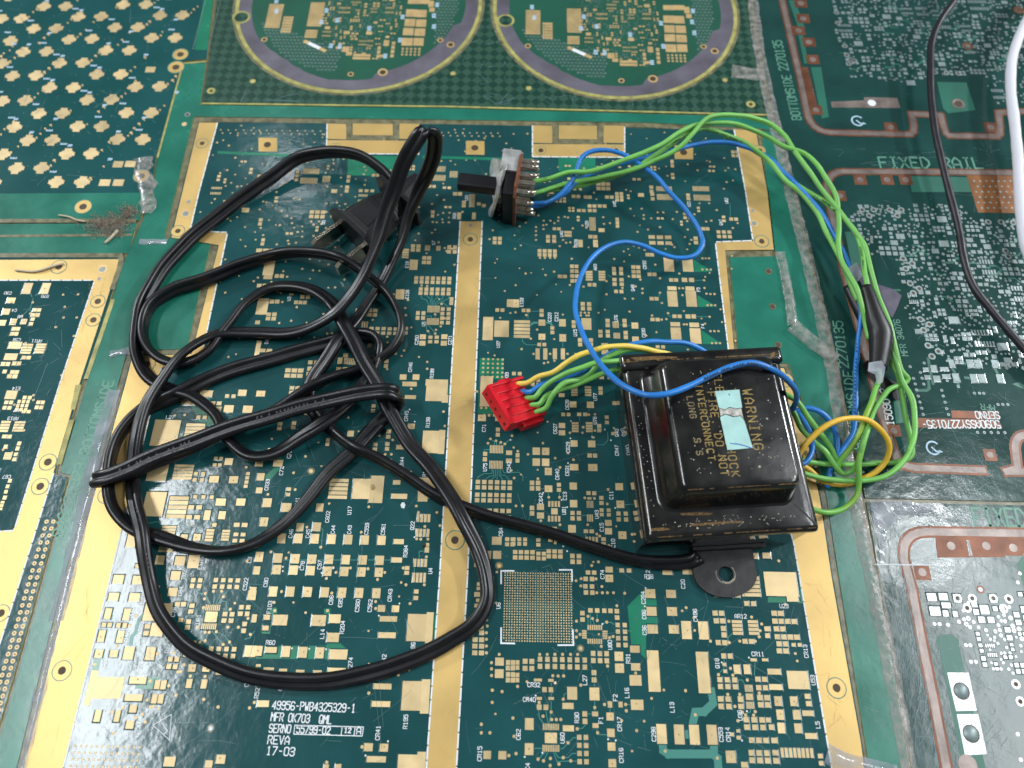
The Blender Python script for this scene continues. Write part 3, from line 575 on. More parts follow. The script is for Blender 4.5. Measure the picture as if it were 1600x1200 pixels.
PAD = {
(400,300): '''350 125 28 22 3 2 35 28;30 175 24 20 1 2 0 25;45 300 22 20 1 2 0 25;20 365 36 22 3 1 42 0;82 470 66 100;75 532 55 26;130 525 25 24 2 1 32 0;20 585 28 22 2 1 35 0;40 715 70 100;100 685 28 24 2 1 33 0;250 690 24 22 3 1 28 0;290 655 26 24 2 1 35 0;80 765 28 22 2 2 35 26;10 815 30 22;10 990 30 120;42 990 34 22 2 1 42 0;635 740 26 22 1 2 0 28;712 740 28 22 2 2 33 28;680 828 44 38 b3;722 853 26 20 6 2 38 28;937 853 26 20 1 2 0 28;815 1058 26 24 1 2 0 30;870 975 26 24 1 2 0 30;710 960 26 24;
340 1065 28 24 2 1 38 0;335 1105 28 24 2 1 38 0;330 1137 30 22 2 1 38 0;200 1115 34 24 3 1 40 0;195 1148 34 24 3 1 40 0;525 1055 30 40 2 1 40 0;560 1020 30 24;602 1060 44 40 b4;515 1112 30 36 2 1 40 0;920 1157 42 34;1000 1157 42 34;935 385 40 62 h4;982 338 26 22 2 2 34 24;985 455 50 64;900 640 54 62;1072 350 34 34 b6;1052 412 26 22 2 2 30 28;1140 352 28 30 b5;1208 345 24 24 2 2 36 28;1002 537 24 22 7 2 34.5 25;1030 607 24 22 6 2 35 25;1110 732 78 42 b10;1105 810 78 42 b10;1012 757 24 24 2 2 35 30;1167 732 24 22 2 4 38 28;1222 670 24 24 1 2 0 25;
1043 905 38 30 1 2 0 40;1090 908 26 20 1 2 0 28;1130 908 26 20 1 2 0 28;1177 905 38 30 1 2 0 40;1245 12 26 22 2 1 30 0;1105 125 22 20 1 2 0 25;1350 55 36 80 b5;1300 65 24 20 1 2 0 22;1393 75 24 20;1424 85 24 20;1270 150 24 42;1362 150 24 42;1492 290 24 22 2 2 32 26;1450 853 64 145;1535 855 92 102;1508 738 24 22 2 1 32 0;1588 695 40 48;1130 1192 140 40;960 1196 90 20;1440 1245 78 190;1425 1395 16 16 4 1 32 0''',
(800,300): '''385 28 24 20 2 1 30 0;460 32 24 20 2 1 26 0;593 32 24 20 2 1 30 0;655 10 22 18 2 3 28 20;955 32 100 36 b14;1187 36 105 36 b14;877 15 24 20 1 2 0 28;1100 20 24 20 1 2 0 22;485 88 24 20 2 2 30 28;548 88 24 20 2 1 30 0;418 116 24 18 2 1 30 0;503 200 40 84 b5;490 280 26 22 2 1 30 0;428 322 28 46;522 322 30 46;657 170 22 20 1 3 0 22;225 280 24 22 2 2 38 26;265 230 22 18 2 1 28 0;172 368 24 22 4 2 32 25;350 262 45 40 h2;375 465 24 22 2 4 28 30;300 528 26 22 2 1 30 0;482 524 42 64 h4;562 524 42 64 h4;485 580 24 22 2 1 30 0;637 480 24 24 2 2 44 28;640 548 26 22 2 2 44 28;650 622 24 22 2 1 34 0;758 470 26 22 2 3 30 28;860 515 26 22 2 1 30 0;847 392 26 22 2 1 28 0;873 282 40 22 3 1 51 0;877 318 40 22 3 1 51 0;
980 450 62 95;1098 450 66 95;995 550 26 22 2 1 30 0;1078 550 34 26;1122 550 32 26;1000 602 56 24;1003 668 62 96;1112 604 56 26;1120 668 66 98;873 667 26 22 2 1 30 0;878 797 26 22 2 1 32 0;1015 777 26 22 2 1 32 0;1100 778 32 26;1136 778 28 26;1020 827 60 26;1025 888 64 82;1139 831 60 28;1147 900 68 96;1370 170 24 20 2 1 30 0;1290 250 24 20 3 2 34 28;1195 230 24 20 2 1 27 0;1147 290 26 22 1 2 0 26;20 697 50 50;72 740 24 22 2 1 30 0;185 742 26 22 1 2 0 27;62 857 100 115 h5;187 817 42 38;252 850 24 22 1 2 0 28;187 905 42 38;315 818 42 46;317 912 42 46;170 953 24 22 2 1 32 0;160 1012 26 70;208 1012 26 70;268 1012 26 68;318 1012 26 68;
442 700 26 24 2 2 40 28;465 825 62 72;385 813 24 22 1 2 0 26;425 925 26 24 2 2 68 28;597 805 26 24 1 2 0 28;648 830 40 40 b5;703 805 26 24 1 2 0 28;768 835 42 38;552 872 26 22 2 2 46 26;655 898 42 36 b5;710 880 26 24 1 2 0 28;772 922 42 36;580 980 42 70;910 968 24 20 2 1 34 0;12 1135 24 22 2 1 36 0;130 1175 24 22 2 2 34 28;560 1150 28 40 2 1 50 0''',
(0,600): '''1035 305 165 160;1215 300 120 110 h5;1515 55 52 38;1430 155 60 44;1548 158 60 44;1240 208 26 22 2 1 40 0;1365 160 36 36;1330 120 30 22 2 1 40 0;1420 75 26 22 2 1 40 0;985 550 125 110;1145 550 122 95 h5;1225 560 26 22 2 2 45 38;1338 595 60 42;1430 485 50 42;1460 598 56 44;1350 465 24 20 2 2 32 40;965 750 130 150;1110 770 120 140 h5;1220 705 26 22 3 1 52 0;1380 738 62 44;1505 738 56 44;1195 770 36 26 2 2 50 60;1295 820 40 60;1388 820 44 50;1480 880 36 26 2 1 50 0;1340 880 28 24;1050 930 90 90 h5;1150 960 44 40;1232 958 46 42;1310 945 50 80 h4;1410 945 50 70 h4;1475 940 30 22 2 2 45 38;825 965 58 110;1040 1022 90 60 h3;1000 1100 55 56;1125 1105 65 56;1210 1110 70 80;860 1137 28 24;1100 1185 60 30;1550 560 24 20 1 4 0 26;1180 110 90 40;1290 60 80 40''',
(400,600): '''30 60 55 35;225 25 28 20 2 2 35 28;960 5 90 20;1130 47 135 120;1182 92 40 50;965 82 70 24;735 137 26 22 1 2 0 30;150 250 30 22 1 2 0 28;238 245 28 22 1 2 0 28;592 310 40 36;830 298 28 24 1 2 0 32;822 375 26 24 1 2 0 30;745 378 28 22 1 2 0 30;450 350 24 22 1 2 0 26;970 265 44 34;1100 362 120 140;1160 362 40 150;915 395 76 28;950 560 44 34;880 615 45 28;660 655 110 126;754 658 84 170;515 655 118 130 h5;1085 650 140 130;895 702 100 32;1042 720 60 30;20 495 50 40;138 495 60 42;30 580 45 45;205 658 28 22 1 2 0 32;20 665 40 36;70 742 55 55;190 772 60 55;398 772 46 50;50 862 50 55;275 895 46 52;380 893 50 55;
160 965 50 60;265 965 50 60;368 967 50 60;473 970 50 60;577 972 50 60;680 975 50 58;785 977 50 58;892 985 64 32;20 1080 50 62;138 1088 52 58;246 1092 52 58;352 1095 50 58;458 1096 50 58;562 1098 50 58;668 1100 50 58;774 1102 50 58;880 1100 66 32;5 1165 40 50;130 1160 52 58;236 1163 52 58;342 1166 50 58;448 1170 50 58;553 1172 50 58;660 1175 50 58;768 1177 50 58;1048 838 90 50 b4;1042 930 90 50 b4;1070 1005 26 22;1068 1037 28 34;1028 1118 90 50 b4;945 1150 28 24 1 2 0 30;1412 212 50 40;1515 212 40 40;1512 285 26 24 1 2 0 32;1503 408 86 50 b9;1500 505 86 50 b9;1432 437 26 26 1 2 0 34;1582 430 38 28 1 2 0 50;1387 612 28 26 6 2 40 34;1383 692 28 26 6 2 40 34;1380 790 28 26 6 2 40 40;1445 1068 50 50;1507 1068 52 50;1505 980 60 50;1395 980 30 60;1380 1130 30 26;1570 970 26 24 2 2 34 32''',
(800,600): '''310 70 36 24;390 45 40 64 h4;475 45 40 64 h4;553 28 26 24 1 2 0 28;382 128 42 38;490 130 44 40;320 190 24 22 2 1 34 0;420 190 26 22 2 1 38 0;312 260 40 32 1 2 0 45;395 270 42 66 h4;483 270 42 66 h4;545 262 26 24 1 2 0 28;592 208 24 22 1 2 0 32;388 372 44 40;498 375 46 42;630 310 20 20;152 420 46 46 2 2 58 68;35 445 24 26 1 2 0 34;388 520 54 40;505 522 58 44;227 547 44 46;485 447 28 26 2 1 34 0;125 618 28 28 2 2 38 34;228 655 48 42;293 630 26 24 1 2 0 32;383 638 46 44;670 642 48 44;478 682 26 24 2 1 36 0;487 752 44 44 b5;558 712 26 24 1 2 0 32;560 788 24 22 2 2 44 28;385 748 46 46;677 752 48 46;378 806 26 26 2 2 40 34;665 810 26 26 2 2 46 36;125 775 28 28 1 2 0 34;178 768 44 38;178 822 44 38;263 750 80 36 b4;265 796 40 38;263 842 84 36 b4;487 838 40 44 b4;602 868 42 38;603 920 44 40;375 905 48 48;690 945 50 48;150 890 30 26 2 1 36 0;228 905 30 26 2 1 38 0;462 920 28 24 2 1 36 0;498 972 84 34 b4;572 970 28 24 1 2 0 30;
10 970 24 24 3 2 36 28;165 975 26 22 1 2 0 30;240 975 26 22 2 1 36 0;230 1045 28 26 3 2 36 32;165 1060 26 24 2 2 34 30;20 1050 28 26 4 2 36 34;378 1075 28 28 2 2 40 36;475 1178 28 26 2 1 38 0;607 1160 46 36;685 1165 28 26 2 1 46 0;970 1175 60 36;1095 1170 60 40;1510 1075 50 36;1590 1072 50 36;640 120 24 24''',
(0,900): '''740 20 66 52;860 25 62 52;710 130 64 48;840 133 66 50;675 235 42 66;792 240 42 70;650 305 28 26 2 1 36 0;740 308 28 28 2 1 40 0;635 375 42 70;752 380 42 72;618 485 50 48;712 485 50 42;805 482 64 78;940 485 58 80;985 225 170 108;982 335 80 80;922 315 34 28 1 2 0 42;862 652 105 42;983 680 34 54;1022 680 34 56;835 760 110 40;965 768 34 56;1005 768 34 56;1110 175 32 28 2 1 38 0;1200 185 32 26 1 2 0 36;1130 275 30 26;1178 285 32 28;1172 322 32 28;1095 10 60 30;1080 100 58 52;1208 25 28 26 2 2 44 36;1350 25 28 26 4 2 46 40;1330 198 95 36 b8;1320 255 76 64;1305 315 98 36 b8;1407 238 30 28 2 2 44 40;1510 195 28 28 2 2 42 40;1590 265 30 50;1575 120 50 60;1530 300 28 28 1 2 0 42;1565 470 70 70;1320 455 28 28 4 2 48 42;1065 520 30 30 2 2 40 45;1160 490 28 28;1200 575 46 46;1290 575 46 46;1182 672 36 56;1275 675 36 56;1375 600 50 36;1440 605 50 36;610 875 40 72;733 875 34 70;832 830 46 46;812 930 50 50;1060 1160 70 60;1305 1175 46 46;1380 1145 56 56;585 700 0.1 0.1''',
(400,900): '''108 97 50 62;215 98 50 62;323 100 52 62;430 102 50 62;538 104 50 62;645 106 50 62;753 108 50 62;785 203 46 42;872 205 46 42;828 268 108 34;820 370 108 36;1004 322 118 170;1084 322 44 192;152 275 90 66;393 278 88 68;495 267 68 54;70 258 36 32;60 325 38 30;482 384 74 58;12 468 54 62;95 462 70 36;188 472 50 68;293 477 54 68;400 480 50 68;515 490 112 62;15 560 30 18;80 580 66 16;170 588 50 16;277 594 52 16;385 597 52 16;505 588 110 28;45 798 72 40;60 672 70 16;790 690 114 36;782 800 114 36;974 748 124 184;1058 752 54 214;703 1070 54 50;800 1073 52 50;752 1145 120 38;945 1210 124 190;1030 1205 54 215;440 1190 30 24;515 1190 36 30;1002 97 28 26 1 2 0 40;1020 10 90 60 b4;1392 50 22 22;1390 78 22 20;1382 115 36 30;1388 152 24 22;1380 185 30 24;1370 398 32 30 2 1 40 0;1410 355 32 30;1410 322 26 22;1368 438 32 30 2 1 42 0;1367 480 32 30 2 1 42 0;1522 535 54 50;1520 610 54 55;1575 540 26 30 2 2 30 35;1575 615 26 30 2 2 30 35;1445 1118 48 52;1540 1120 50 52;-20 100 40 62''',
(800,900): '''460 18 28 28 2 1 40 0;458 65 28 28 2 1 42 0;462 103 28 28 2 1 40 0;608 15 48 46;440 232 28 28 1 2 0 40;490 215 28 28 2 1 42 0;577 217 26 28 2 1 38 0;655 220 28 28 1 2 0 40;517 322 95 32 b7;517 408 95 32 b7;452 365 28 56 h4;580 368 28 56 h4;660 306 26 28 2 4 44 41;507 484 28 32 3 2 42 44;668 502 54 58;672 576 56 58;175 520 28 32 7 2 46.5 44;82 533 30 32 2 2 42 44;10 540 22 28 2 2 25 32;10 618 22 28 2 2 25 32;170 650 34 18;243 652 34 18;203 710 28 32 2 1 40 0;170 765 34 18;245 765 34 18;170 820 30 34 2 1 42 0;376 733 62 80;350 812 70 38;515 737 62 80;512 604 30 32 1 2 0 45;108 925 54 74;107 1082 54 74;243 943 104 40 b10;243 1012 76 66;243 1077 108 42 b10;352 952 70 38;455 862 30 34 1 2 0 46;519 862 38 30;522 935 38 30;420 1008 28 32 2 4 42 50;612 803 28 40;678 803 26 36;782 805 78 64;613 878 46 50;618 980 46 52;622 1066 48 52;627 1170 48 52;768 457 60 44;773 568 58 46;772 652 74 66;
863 110 64 56;872 221 62 56;878 332 66 56;993 112 60 50;1000 222 62 54;1011 333 62 54;1090 338 60 112;1196 340 60 112;885 593 74 258;1195 602 76 258;935 987 62 124;1045 990 62 124;1140 992 62 124;1250 992 62 124;1490 65 115 130 h5;1280 118 30 30 4 1 42 0;1465 172 28 30 2 1 42 0;1268 232 30 32 2 1 40 0;1275 280 30 32 2 1 40 0;1320 328 30 32 1 2 0 40;1288 416 30 32 2 1 40 0;1407 322 60 96 h4;1507 322 60 96 h4;1590 330 26 30 1 2 0 42;1455 408 30 30 2 1 40 0;1322 500 28 32 2 1 40 0;1508 524 36 18;1580 524 36 18;1325 553 20 22;1330 595 20 22;1405 583 40 58;1468 583 40 60;1478 702 50 44 b6;1483 755 44 40;1488 808 50 44 b6;1298 648 30 32 3 2 46 42;1302 768 32 34 2 2 48 46;1427 770 32 36;1430 815 32 32;1535 645 30 32 2 2 42 52;1548 760 32 34 2 2 44 44;1462 898 32 34 3 2 50 46;1372 990 24 24;1412 968 20 20;1415 1010 24 24;1497 1026 32 34 3 1 44 0;1367 1130 60 76;1495 1105 32 36 3 2 48 46;1452 1180 40 36''',
(1200,900): '''80 50 200 150;152 140 70 40;37 233 32 32 2 1 40 0;42 282 32 32 4 1 40 0;50 330 30 32 2 1 40 0;58 380 32 32 4 1 40 0;68 424 30 32 2 1 40 0;158 430 22 22 2 1 38 0;70 468 32 32 2 1 40 0;37 598 80 36;47 694 80 36;187 650 130 112;62 782 44 60;160 783 44 60;75 867 44 64;178 867 44 60;82 950 44 66;187 952 44 60;245 752 32 32;253 798 32 32;248 858 68 34;268 1000 72 36;20 945 30 34;38 1028 36 34;45 1105 36 34;50 1155 36 36;180 1105 210 60 b8;325 1125 28 28;332 1170 28 28;0 330 24 30;0 900 26 30''',
(400,0): '''345 1070 104 34 b12;330 1130 110 36 b12;260 1075 22 18 1 3 0 24;440 1120 50 40 b5;580 1105 22 20 1 2 0 26;570 1170 24 20 1 2 0 24;735 1095 22 18 2 1 28 0;655 1192 24 18 3 1 36 0;1130 1056 110 34 b12;1130 1112 110 36 b12;1235 1090 50 40 b5;1085 1165 22 18 2 1 28 0;20 1100 22 18 1 2 0 24''',
(800,0): '''1000 1010 20 22 1 2 0 26;540 1150 26 22 3 2 30 28;870 1170 24 20 1 2 0 26;950 1180 100 30 b14;1180 1180 105 30 b14;1380 950 22 18 2 2 26 24;140 1030 20 24''',
}
occ = Occ(); R = []
for (ox, oy), txt in PAD.items(): R += parse(ox, oy, txt)
for a in (occ,):
    for px in ((719,1300),(753,346)): pass
lo = U(655, 1250); hi = U(756, 345)
# keep the gold strip and the printed corner free of stray vias
for y in range(345, 1300, 3):
    xm = 735.7 - 0.0505 * (y - 345); p = U(xm, y); occ.take(p.x - 5.2, p.x + 5.2, p.y - .6, p.y + .6)
for (x0, x1, y0, y1) in [(400, 575, 1090, 1190), (235, 275, 1115, 1160)]:
    a, b = U(x0, y1), U(x1, y0); occ.take(a.x, b.x, a.y, b.y)
pads(board, R, M['gold'], M['mask'], 0.05, 300, occ)
# L-shaped heat pad near the printed corner
plate_px('solder_pad', C(0,900,[(575,590),(615,590),(612,632),(780,632),(752,766),(570,768),(560,810),(520,808)]), M['gold'], board, 0.001, 0.048)
a, b = U(130, 1105), U(198, 1045); occ.take(a.x, b.x, a.y, b.y)
# ball grid: 27 x 27 lands in a bracketed square
mb = MB(); A0, B0 = U(787, 1001), U(892, 897); nb = 27
for i in range(nb):
    for j in range(nb):
        if (i, j) in ((0, 0),): continue
        x = A0.x + (B0.x-A0.x)*i/(nb-1); y = A0.y + (B0.y-A0.y)*j/(nb-1)
        mb.disc(x, y, 0.21, 0.045, 8, 0)
        if 11 < i < 15 or 11 < j < 15 or (i + j) % 3 == 0: mb.disc(x + 0.39, y + 0.38, 0.15, 0.045, 6, 1)
tag(mb.obj('ball_grid_lands', [M['gold'], M['trace']], board), kind='stuff'); occ.take(A0.x-1.5, B0.x+1.5, A0.y-1.5, B0.y+1.5)
# dot grids in the pour of U39 and the connector pattern at the printed corner
V = [(p[0], p[1], 0.40) for p in parse(400, 300, '1422 1045 18 18 5 5 30 27')] + [(p[0], p[1], 0.3) for p in parse(0, 900, '470 1062 20 20 13 4 34 40')]
for (x, y, w, h) in [(v[0], v[1], .6, .6) for v in V]: occ.take(x-.5, x+.5, y-.5, y+.5)
# vias listed from the picture
for key, txt in {(800,900): '145 650;270 668;430 682;35 690;323 625;288 625;255 623;173 490;220 490;268 490;316 490;366 490;410 490;597 563;558 440;610 385;632 378;403 342;425 365;402 382;403 282;475 252;503 266;533 278;592 288;562 66;530 105;565 105;596 105;634 105;704 108;400 30;432 17;430 62;525 18;655 186;773 607;710 803;578 803;1145 868;957 1094;1088 198;1240 407;245 850;194 876;248 897;277 897;305 897;170 790;408 955;350 1042;320 1135;367 1155;163 1145;197 1155;240 1140;238 1185;293 1175;25 1110;320 770;517 822;535 980;1355 283;1357 416;1423 407;1520 407;1497 257;1560 300;1550 342;1545 380;1470 650;1365 577;1380 620;1290 617;1348 740;1423 740;1393 815;1545 732;1440 852;1520 848;1460 870;1510 870;1412 905',
  (0,900): '1283 110;1278 143;1395 130;1335 95;1385 95;1440 208;1272 198;1235 320;1425 320;1352 348;1282 352;1308 352;1282 405;1220 412;1250 415;1395 428;1435 413;855 248;810 310;730 438;985 486;593 553;940 655;1055 685;1100 745;920 775;960 815;940 818;700 850;890 865;850 885;770 822;1550 265;1565 365;1490 320;1590 790;1560 825;1130 597;1112 600;1150 555;1085 480;1100 430;1190 625;1282 627',
  (400,900): '160 97;474 107;113 165;118 217;447 217;748 160;748 203;963 172;937 55;1052 55;760 22;440 15;1440 275;1445 312;1440 355;1440 395;1440 438;1440 480;1472 542;1472 580;1472 622;1477 714;1538 722;1476 790;1408 927;1408 980;1462 980;1520 490;1580 1122;663 1068;442 1165;890 618',
  (400,600): '188 1088;482 1148;500 1178;590 1150;700 1155;805 1178;705 768;1002 763;1015 803;1130 803;1150 885;1055 890;1075 970;1005 968;1030 970;1065 1080;920 1150;318 895;405 1020;808 440;846 440;808 476;843 476;840 512;878 512;855 350;1172 173;1180 262;1380 47;1450 370;1465 343;1500 355;1530 365;1555 375;970 30;245 660;75 690;1408 150;1438 150',
  (800,600): '193 370;162 592;455 712;478 715;515 715;230 708;297 708;25 762;65 762;65 860;25 860;180 855;300 880;473 880;595 750;598 880;530 938;605 1010;548 950;40 968;270 995;295 1080;265 1080;230 1080;498 1135;540 1112;480 192;518 292;510 334;518 190;445 270;440 305;490 715;362 305;640 305;750 940;36 420;100 440',
  (800,300): '118 917;60 982;135 1012;238 1012;347 1012;265 1055;200 1070;225 1065;815 605;815 632;705 667;755 667;735 748;975 758;965 795;1200 552;1190 485;1218 485;1242 485;1215 636;1240 638;1265 638;1222 708;1245 708;1270 708;1240 870;1265 870;1290 870;1250 945;1275 945;1300 945;1190 415;1210 415;1230 415;1235 780;1075 828;1092 828;1045 602;1068 602;1065 645;1045 510;935 798;875 772;925 630;925 540;430 755;455 755;480 755;430 772;480 772;465 772;590 558;1380 225;1410 195;925 220;850 235;870 165;823 145;823 168;740 105;810 105;910 128;945 128;1005 170;1030 125;1140 140;1095 182;1098 235;1245 180;570 158;612 195;575 200;330 155;290 160;198 180;195 208;215 205;240 180;265 195;350 160;150 220;150 245;150 270;150 300;320 300;365 315;338 318;380 228;205 395;175 412;205 412;238 412;268 412;1000 330;1015 345;1110 325;1120 300;405 560;730 528;802 548;590 640;690 600',
  (400,300): '260 250;200 305;205 325;250 318;130 328;360 275;65 65;45 60;45 270;30 225;160 120;195 150;225 195;440 72;505 68;440 125;345 185;395 185;410 200;360 205;860 640;495 597;1175 50;1100 75;1105 188;1130 190;1168 190;1205 190;1170 132;1210 130;1020 95;995 95;1005 205;1240 455;1225 355;1190 370;1180 350;1035 585;1070 588;1120 765;1160 700;1180 790;1125 862;1155 840;1075 870;1120 885;1290 125;1480 240;1460 295;1070 1062;1070 1105;820 905;820 1108;822 940;140 525;195 530;165 688;255 720;185 435;230 640;220 805;145 820;445 885;115 765;215 640'}.items():
    for e in txt.split(';'):
        x, y = [float(a) for a in e.split()]; p = U(key[0] + x/4, key[1] + y/4)
        V.append((p.x, p.y, 0.42)); occ.take(p.x-.4, p.x+.4, p.y-.4, p.y+.4)
# the far strip of the board: many bare vias
r2, v2 = footprints([(345,200),(505,200),(505,235),(340,232)], 60, occ, (0.9, 1.0)); V += v2
for reg, n in [([(345,196),(1140,206),(1155,300),(1160,560),(760,560),(760,330),(710,335),(690,560),(330,560),(350,380),(305,340)], 420), ([(235,640),(660,600),(640,1180),(140,1180)], 60), ([(745,640),(960,640),(1240,890),(1260,1190),(720,1190)], 70)]:
    poly = px_poly(reg); xs = [q[0] for q in poly]; ys = [q[1] for q in poly]; k = 0; g = 0
    while k < n and g < n * 12:
        g += 1; x = rnd.uniform(min(xs), max(xs)); y = rnd.uniform(min(ys), max(ys))
        if inside((x, y), poly) and occ.free(x-.45, x+.45, y-.45, y+.45):
            V.append((x, y, rnd.choice((0.30, 0.36, 0.42)))); occ.take(x-.5, x+.5, y-.5, y+.5); k += 1
for x in [345+12*i for i in range(14)] + [690+11*i for i in range(9)]:
    for j in (0, 1):
        p = U(x + 3*j, 203 + 5*j + (x-345)*0.012); V.append((p.x, p.y, 0.33))
vias(board, V, M['gold'], M['gold_f'])
r2, v2 = footprints([(345,245),(700,250),(705,340),(640,380),(360,360),(315,330)], 260, occ, (0.9, 1.0, 1.2)); r3, v3 = footprints([(830,255),(1130,255),(1150,370),(880,370)], 260, occ, (0.9, 1.0, 1.2))
if r2 + r3: pads(board, r2 + r3, M['gold'], None, 0.05, 0, occ)
# silkscreen: component names
SILK = {(400,300): 'E19 945 455;E108 945 640;C250 1005 925;C271 1213 925;CR46 965 1095;R199 1100 1135;U5 1048 825;U37 1515 953;U39 1567 1150;U7 1110 318;R68 1240 150;U3 207 668;Q5 422 190;U31 1317 35;D3 68 935',
 (800,300): 'R608 400 322;A83 520 470;CR32 828 455;Q48 755 600;E103 60 690;C223 235 782;C212 278 780;U15 395 880;U76 650 790;C630 822 880;F5 1165 610;F4 1192 838;U29 468 200;U45 640 75;Q47 1305 190;U22 1340 55;U21 1105 75;U40 310 262',
 (400,600): 'CR45 940 200;R198 1075 240;CR44 912 490;R197 1055 545;C79 208 440;C77 160 545;CR33 70 630;C41 258 735;C602 448 830;C46 218 935;C45 325 935;C44 482 910;C43 585 910;C559 692 905;C561 795 908;Q22 978 885;R384 935 1045;C78 290 1135;C97 398 1130;U17 585 790;C71 1425 275;U75 1432 520;C542 1580 518;U4 1090 1168;C64 1530 925',
 (800,600): 'C628 345 130;C627 270 280;C629 350 395;C631 345 540;C640 283 565;U77 520 80;U78 518 228;Q40 655 305;CR47 655 415;C13 330 700;C642 180 715;C11 620 695;U81 325 790;U43 530 815;C15 560 895;C10 632 995;C74 565 1190;C12 850 1192',
 (0,900): 'C501 885 140;R440 825 235;R546 790 385;CR39 880 325;C76 1085 225;C84 1128 95;U81 1240 270;C522 1535 50;Q17 1048 450;CR30 862 960;C53 1545 660;C2 655 545;Q7 745 555;L32 880 560',
 (400,900): 'C80 62 40;F103 85 195;C86 470 150;C85 528 165;C560 635 185;C562 713 185;CR43 838 120;R204 540 320;L14 415 362;C274 590 550;R42 800 520;CR41 762 980;R195 935 910;U6 1515 185;CR15 1398 1110;R527 8 720;R196 980 455;C5 155 695',
 (800,900): 'C20 1068 50;C284 820 135;C86 825 240;C36 828 338;C496 1145 245;U80 612 430;R31 725 515;L27 455 650;L16 718 730;F2 645 760;L13 1000 820;R30 405 885;F1 555 900;CR17 672 925;CR16 682 1120;U60 315 1012;C62 40 990;C298 885 988;C553 1305 990;CR14 1350 990;Q18 1282 545;U36 1425 870;C4 98 1190',
 (1200,900): 'CR13 235 470;U53 280 650;L5 310 930', (0,600): 'E105 1255 1120;R82 1150 1190;L3 1560 1100'}
mb = MB()
for (ox, oy), txt in SILK.items():
    for e in txt.split(';'):
        t, x, y = e.split(); X, Y = ox + float(x)/4, oy + float(y)/4
        p = U(X, Y); h = 1.02; adv = 0.86; L = adv * len(t)
        write(mb, (p.x + h/2, p.y - L/2 + 0.1), (0, 1), (-1, 0), t, h, adv, 0.07, 0.17)
for t, x, y in [('R60',492-69,1004),('CR32',834,1070),('CR40',827,1093),('AR12',1157,963),('CR11',1184,1022),('R16',1014,901),('U23',1225,947),('L27',266,652)]:
    p = U(x, y); write(mb, (p.x - 0.4*len(t), p.y - .5), (1, 0), (0, 1), t, 1.02, 0.86, 0.07, 0.17)
tag(mb.obj('component_names', M['silk'], board), kind='stuff')
mb = MB()
for x0, y0, x1, y1, t, h in [(425,1108,554,1113,'49956-PWB4325329-1',12),(423,1126,517,1131,'MFR 0K703  QML',12),(420,1144,453,1145.3,'SERNO',12),(463,1145,515,1147,'55799-02',10.5),(538,1144.5,548,1145,'12',7),(557,1147,566,1147,'A',11),(418,1162,451,1163,'REVA',12),(416,1179,459,1181,'17-03',12)]:
    write_px(mb, x0, y0, x1, y1, t, h, 0.072, sw=0.27)
for P in ([(461,1133),(568,1136),(566,1150),(459,1147),(461,1133)], [(535,1135),(533,1149)], [(555,1136),(553,1150)]): mb.ribbon([Vector((*px_poly([q])[0], 0)) for q in P], 0.22, 0.072, 0, 0.001)
mb.obj('printed_lettering', M['silk'], board)
mb = MB()
for P in ([(783,912),(783,892),(803,892)], [(874,890.5),(893.5,890.5),(894,908)], [(783,981),(783,1005),(804,1005.5)], [(872,1008),(896,1008),(895,984)]): mb.ribbon([Vector((*px_poly([q])[0], 0)) for q in P], 0.42, 0.072, 0, 0.001)
P = [(239,1133),(268,1116),(265,1156),(239,1133)]; mb.ribbon([Vector((*px_poly([q])[0], 0)) for q in P], 0.16, 0.072, 0, 0.001)
P = [(252,1128),(262,1142),(256,1147)]; mb.ribbon([Vector((*px_poly([q])[0], 0)) for q in P], 0.2, 0.072, 0, 0.001)
mb.obj('corner_brackets', M['silk'], board)
mb = MB()     # pin-one dots
for (ox, oy), txt in {(800,900): '270 668;148 748;600 1020;648 1028;80 1130;190 1105;835 75;830 190;565 300;1310 540;1480 510;1437 1028;1468 845', (800,600): '195 680;345 770;350 495;365 340;368 232;645 775;500 330;310 725;580 285;618 352;345 1045;320 1015', (400,900): '897 172;768 248;825 1033;685 1122;225 452;333 455;438 458', (400,600): '168 1143;272 1145;420 1150;485 1150;168 1170;960 160;992 235;172 520;410 1180;990 958;1590 350'}.items():
    for e in txt.split(';'):
        x, y = [float(a) for a in e.split()]; p = U(ox + x/4, oy + y/4); mb.disc(p.x, p.y, 0.24, 0.071, 8)
tag(mb.obj('pin_one_dots', M['silk'], board), kind='stuff')
for x, y, c, r in [(486, 736, 'gold', 6), (907, 1013, 'gold', 5.5), (329, 1138, 'silk', 6), (780, 884, 'gold_f', 6)]: eyelet(board, x, y, r, M['slot'], 0.6, 'fiducial_dot', False, M[c])
scratches(board, [(240,640),(680,620),(640,1190),(120,1190)], 170, M['scratch'], 1.5, 16, (0.03, 0.085)); scratches(board, [(760,700),(960,700),(1000,900),(1240,900),(1280,1190),(720,1190)], 190, M['scratch'], 1.5, 18, (0.03, 0.085))
scratches(board, [(345,200),(1140,206),(1160,540),(330,560)], 80, M['scratch'], 1.5, 14, (0.03, 0.08))
for reg in ([(720,350),(752,350),(730,890),(709,1190),(670,1190),(689,890)], [(174,895),(130,1040),(95,1195),(42,1195),(118,895)], [(1250,905),(1298,905),(1345,1160),(1290,1150)]): scratches(board, reg, 26, M['scratch_d'], 2, 14, (0.02, 0.05), name='gold_scratches')

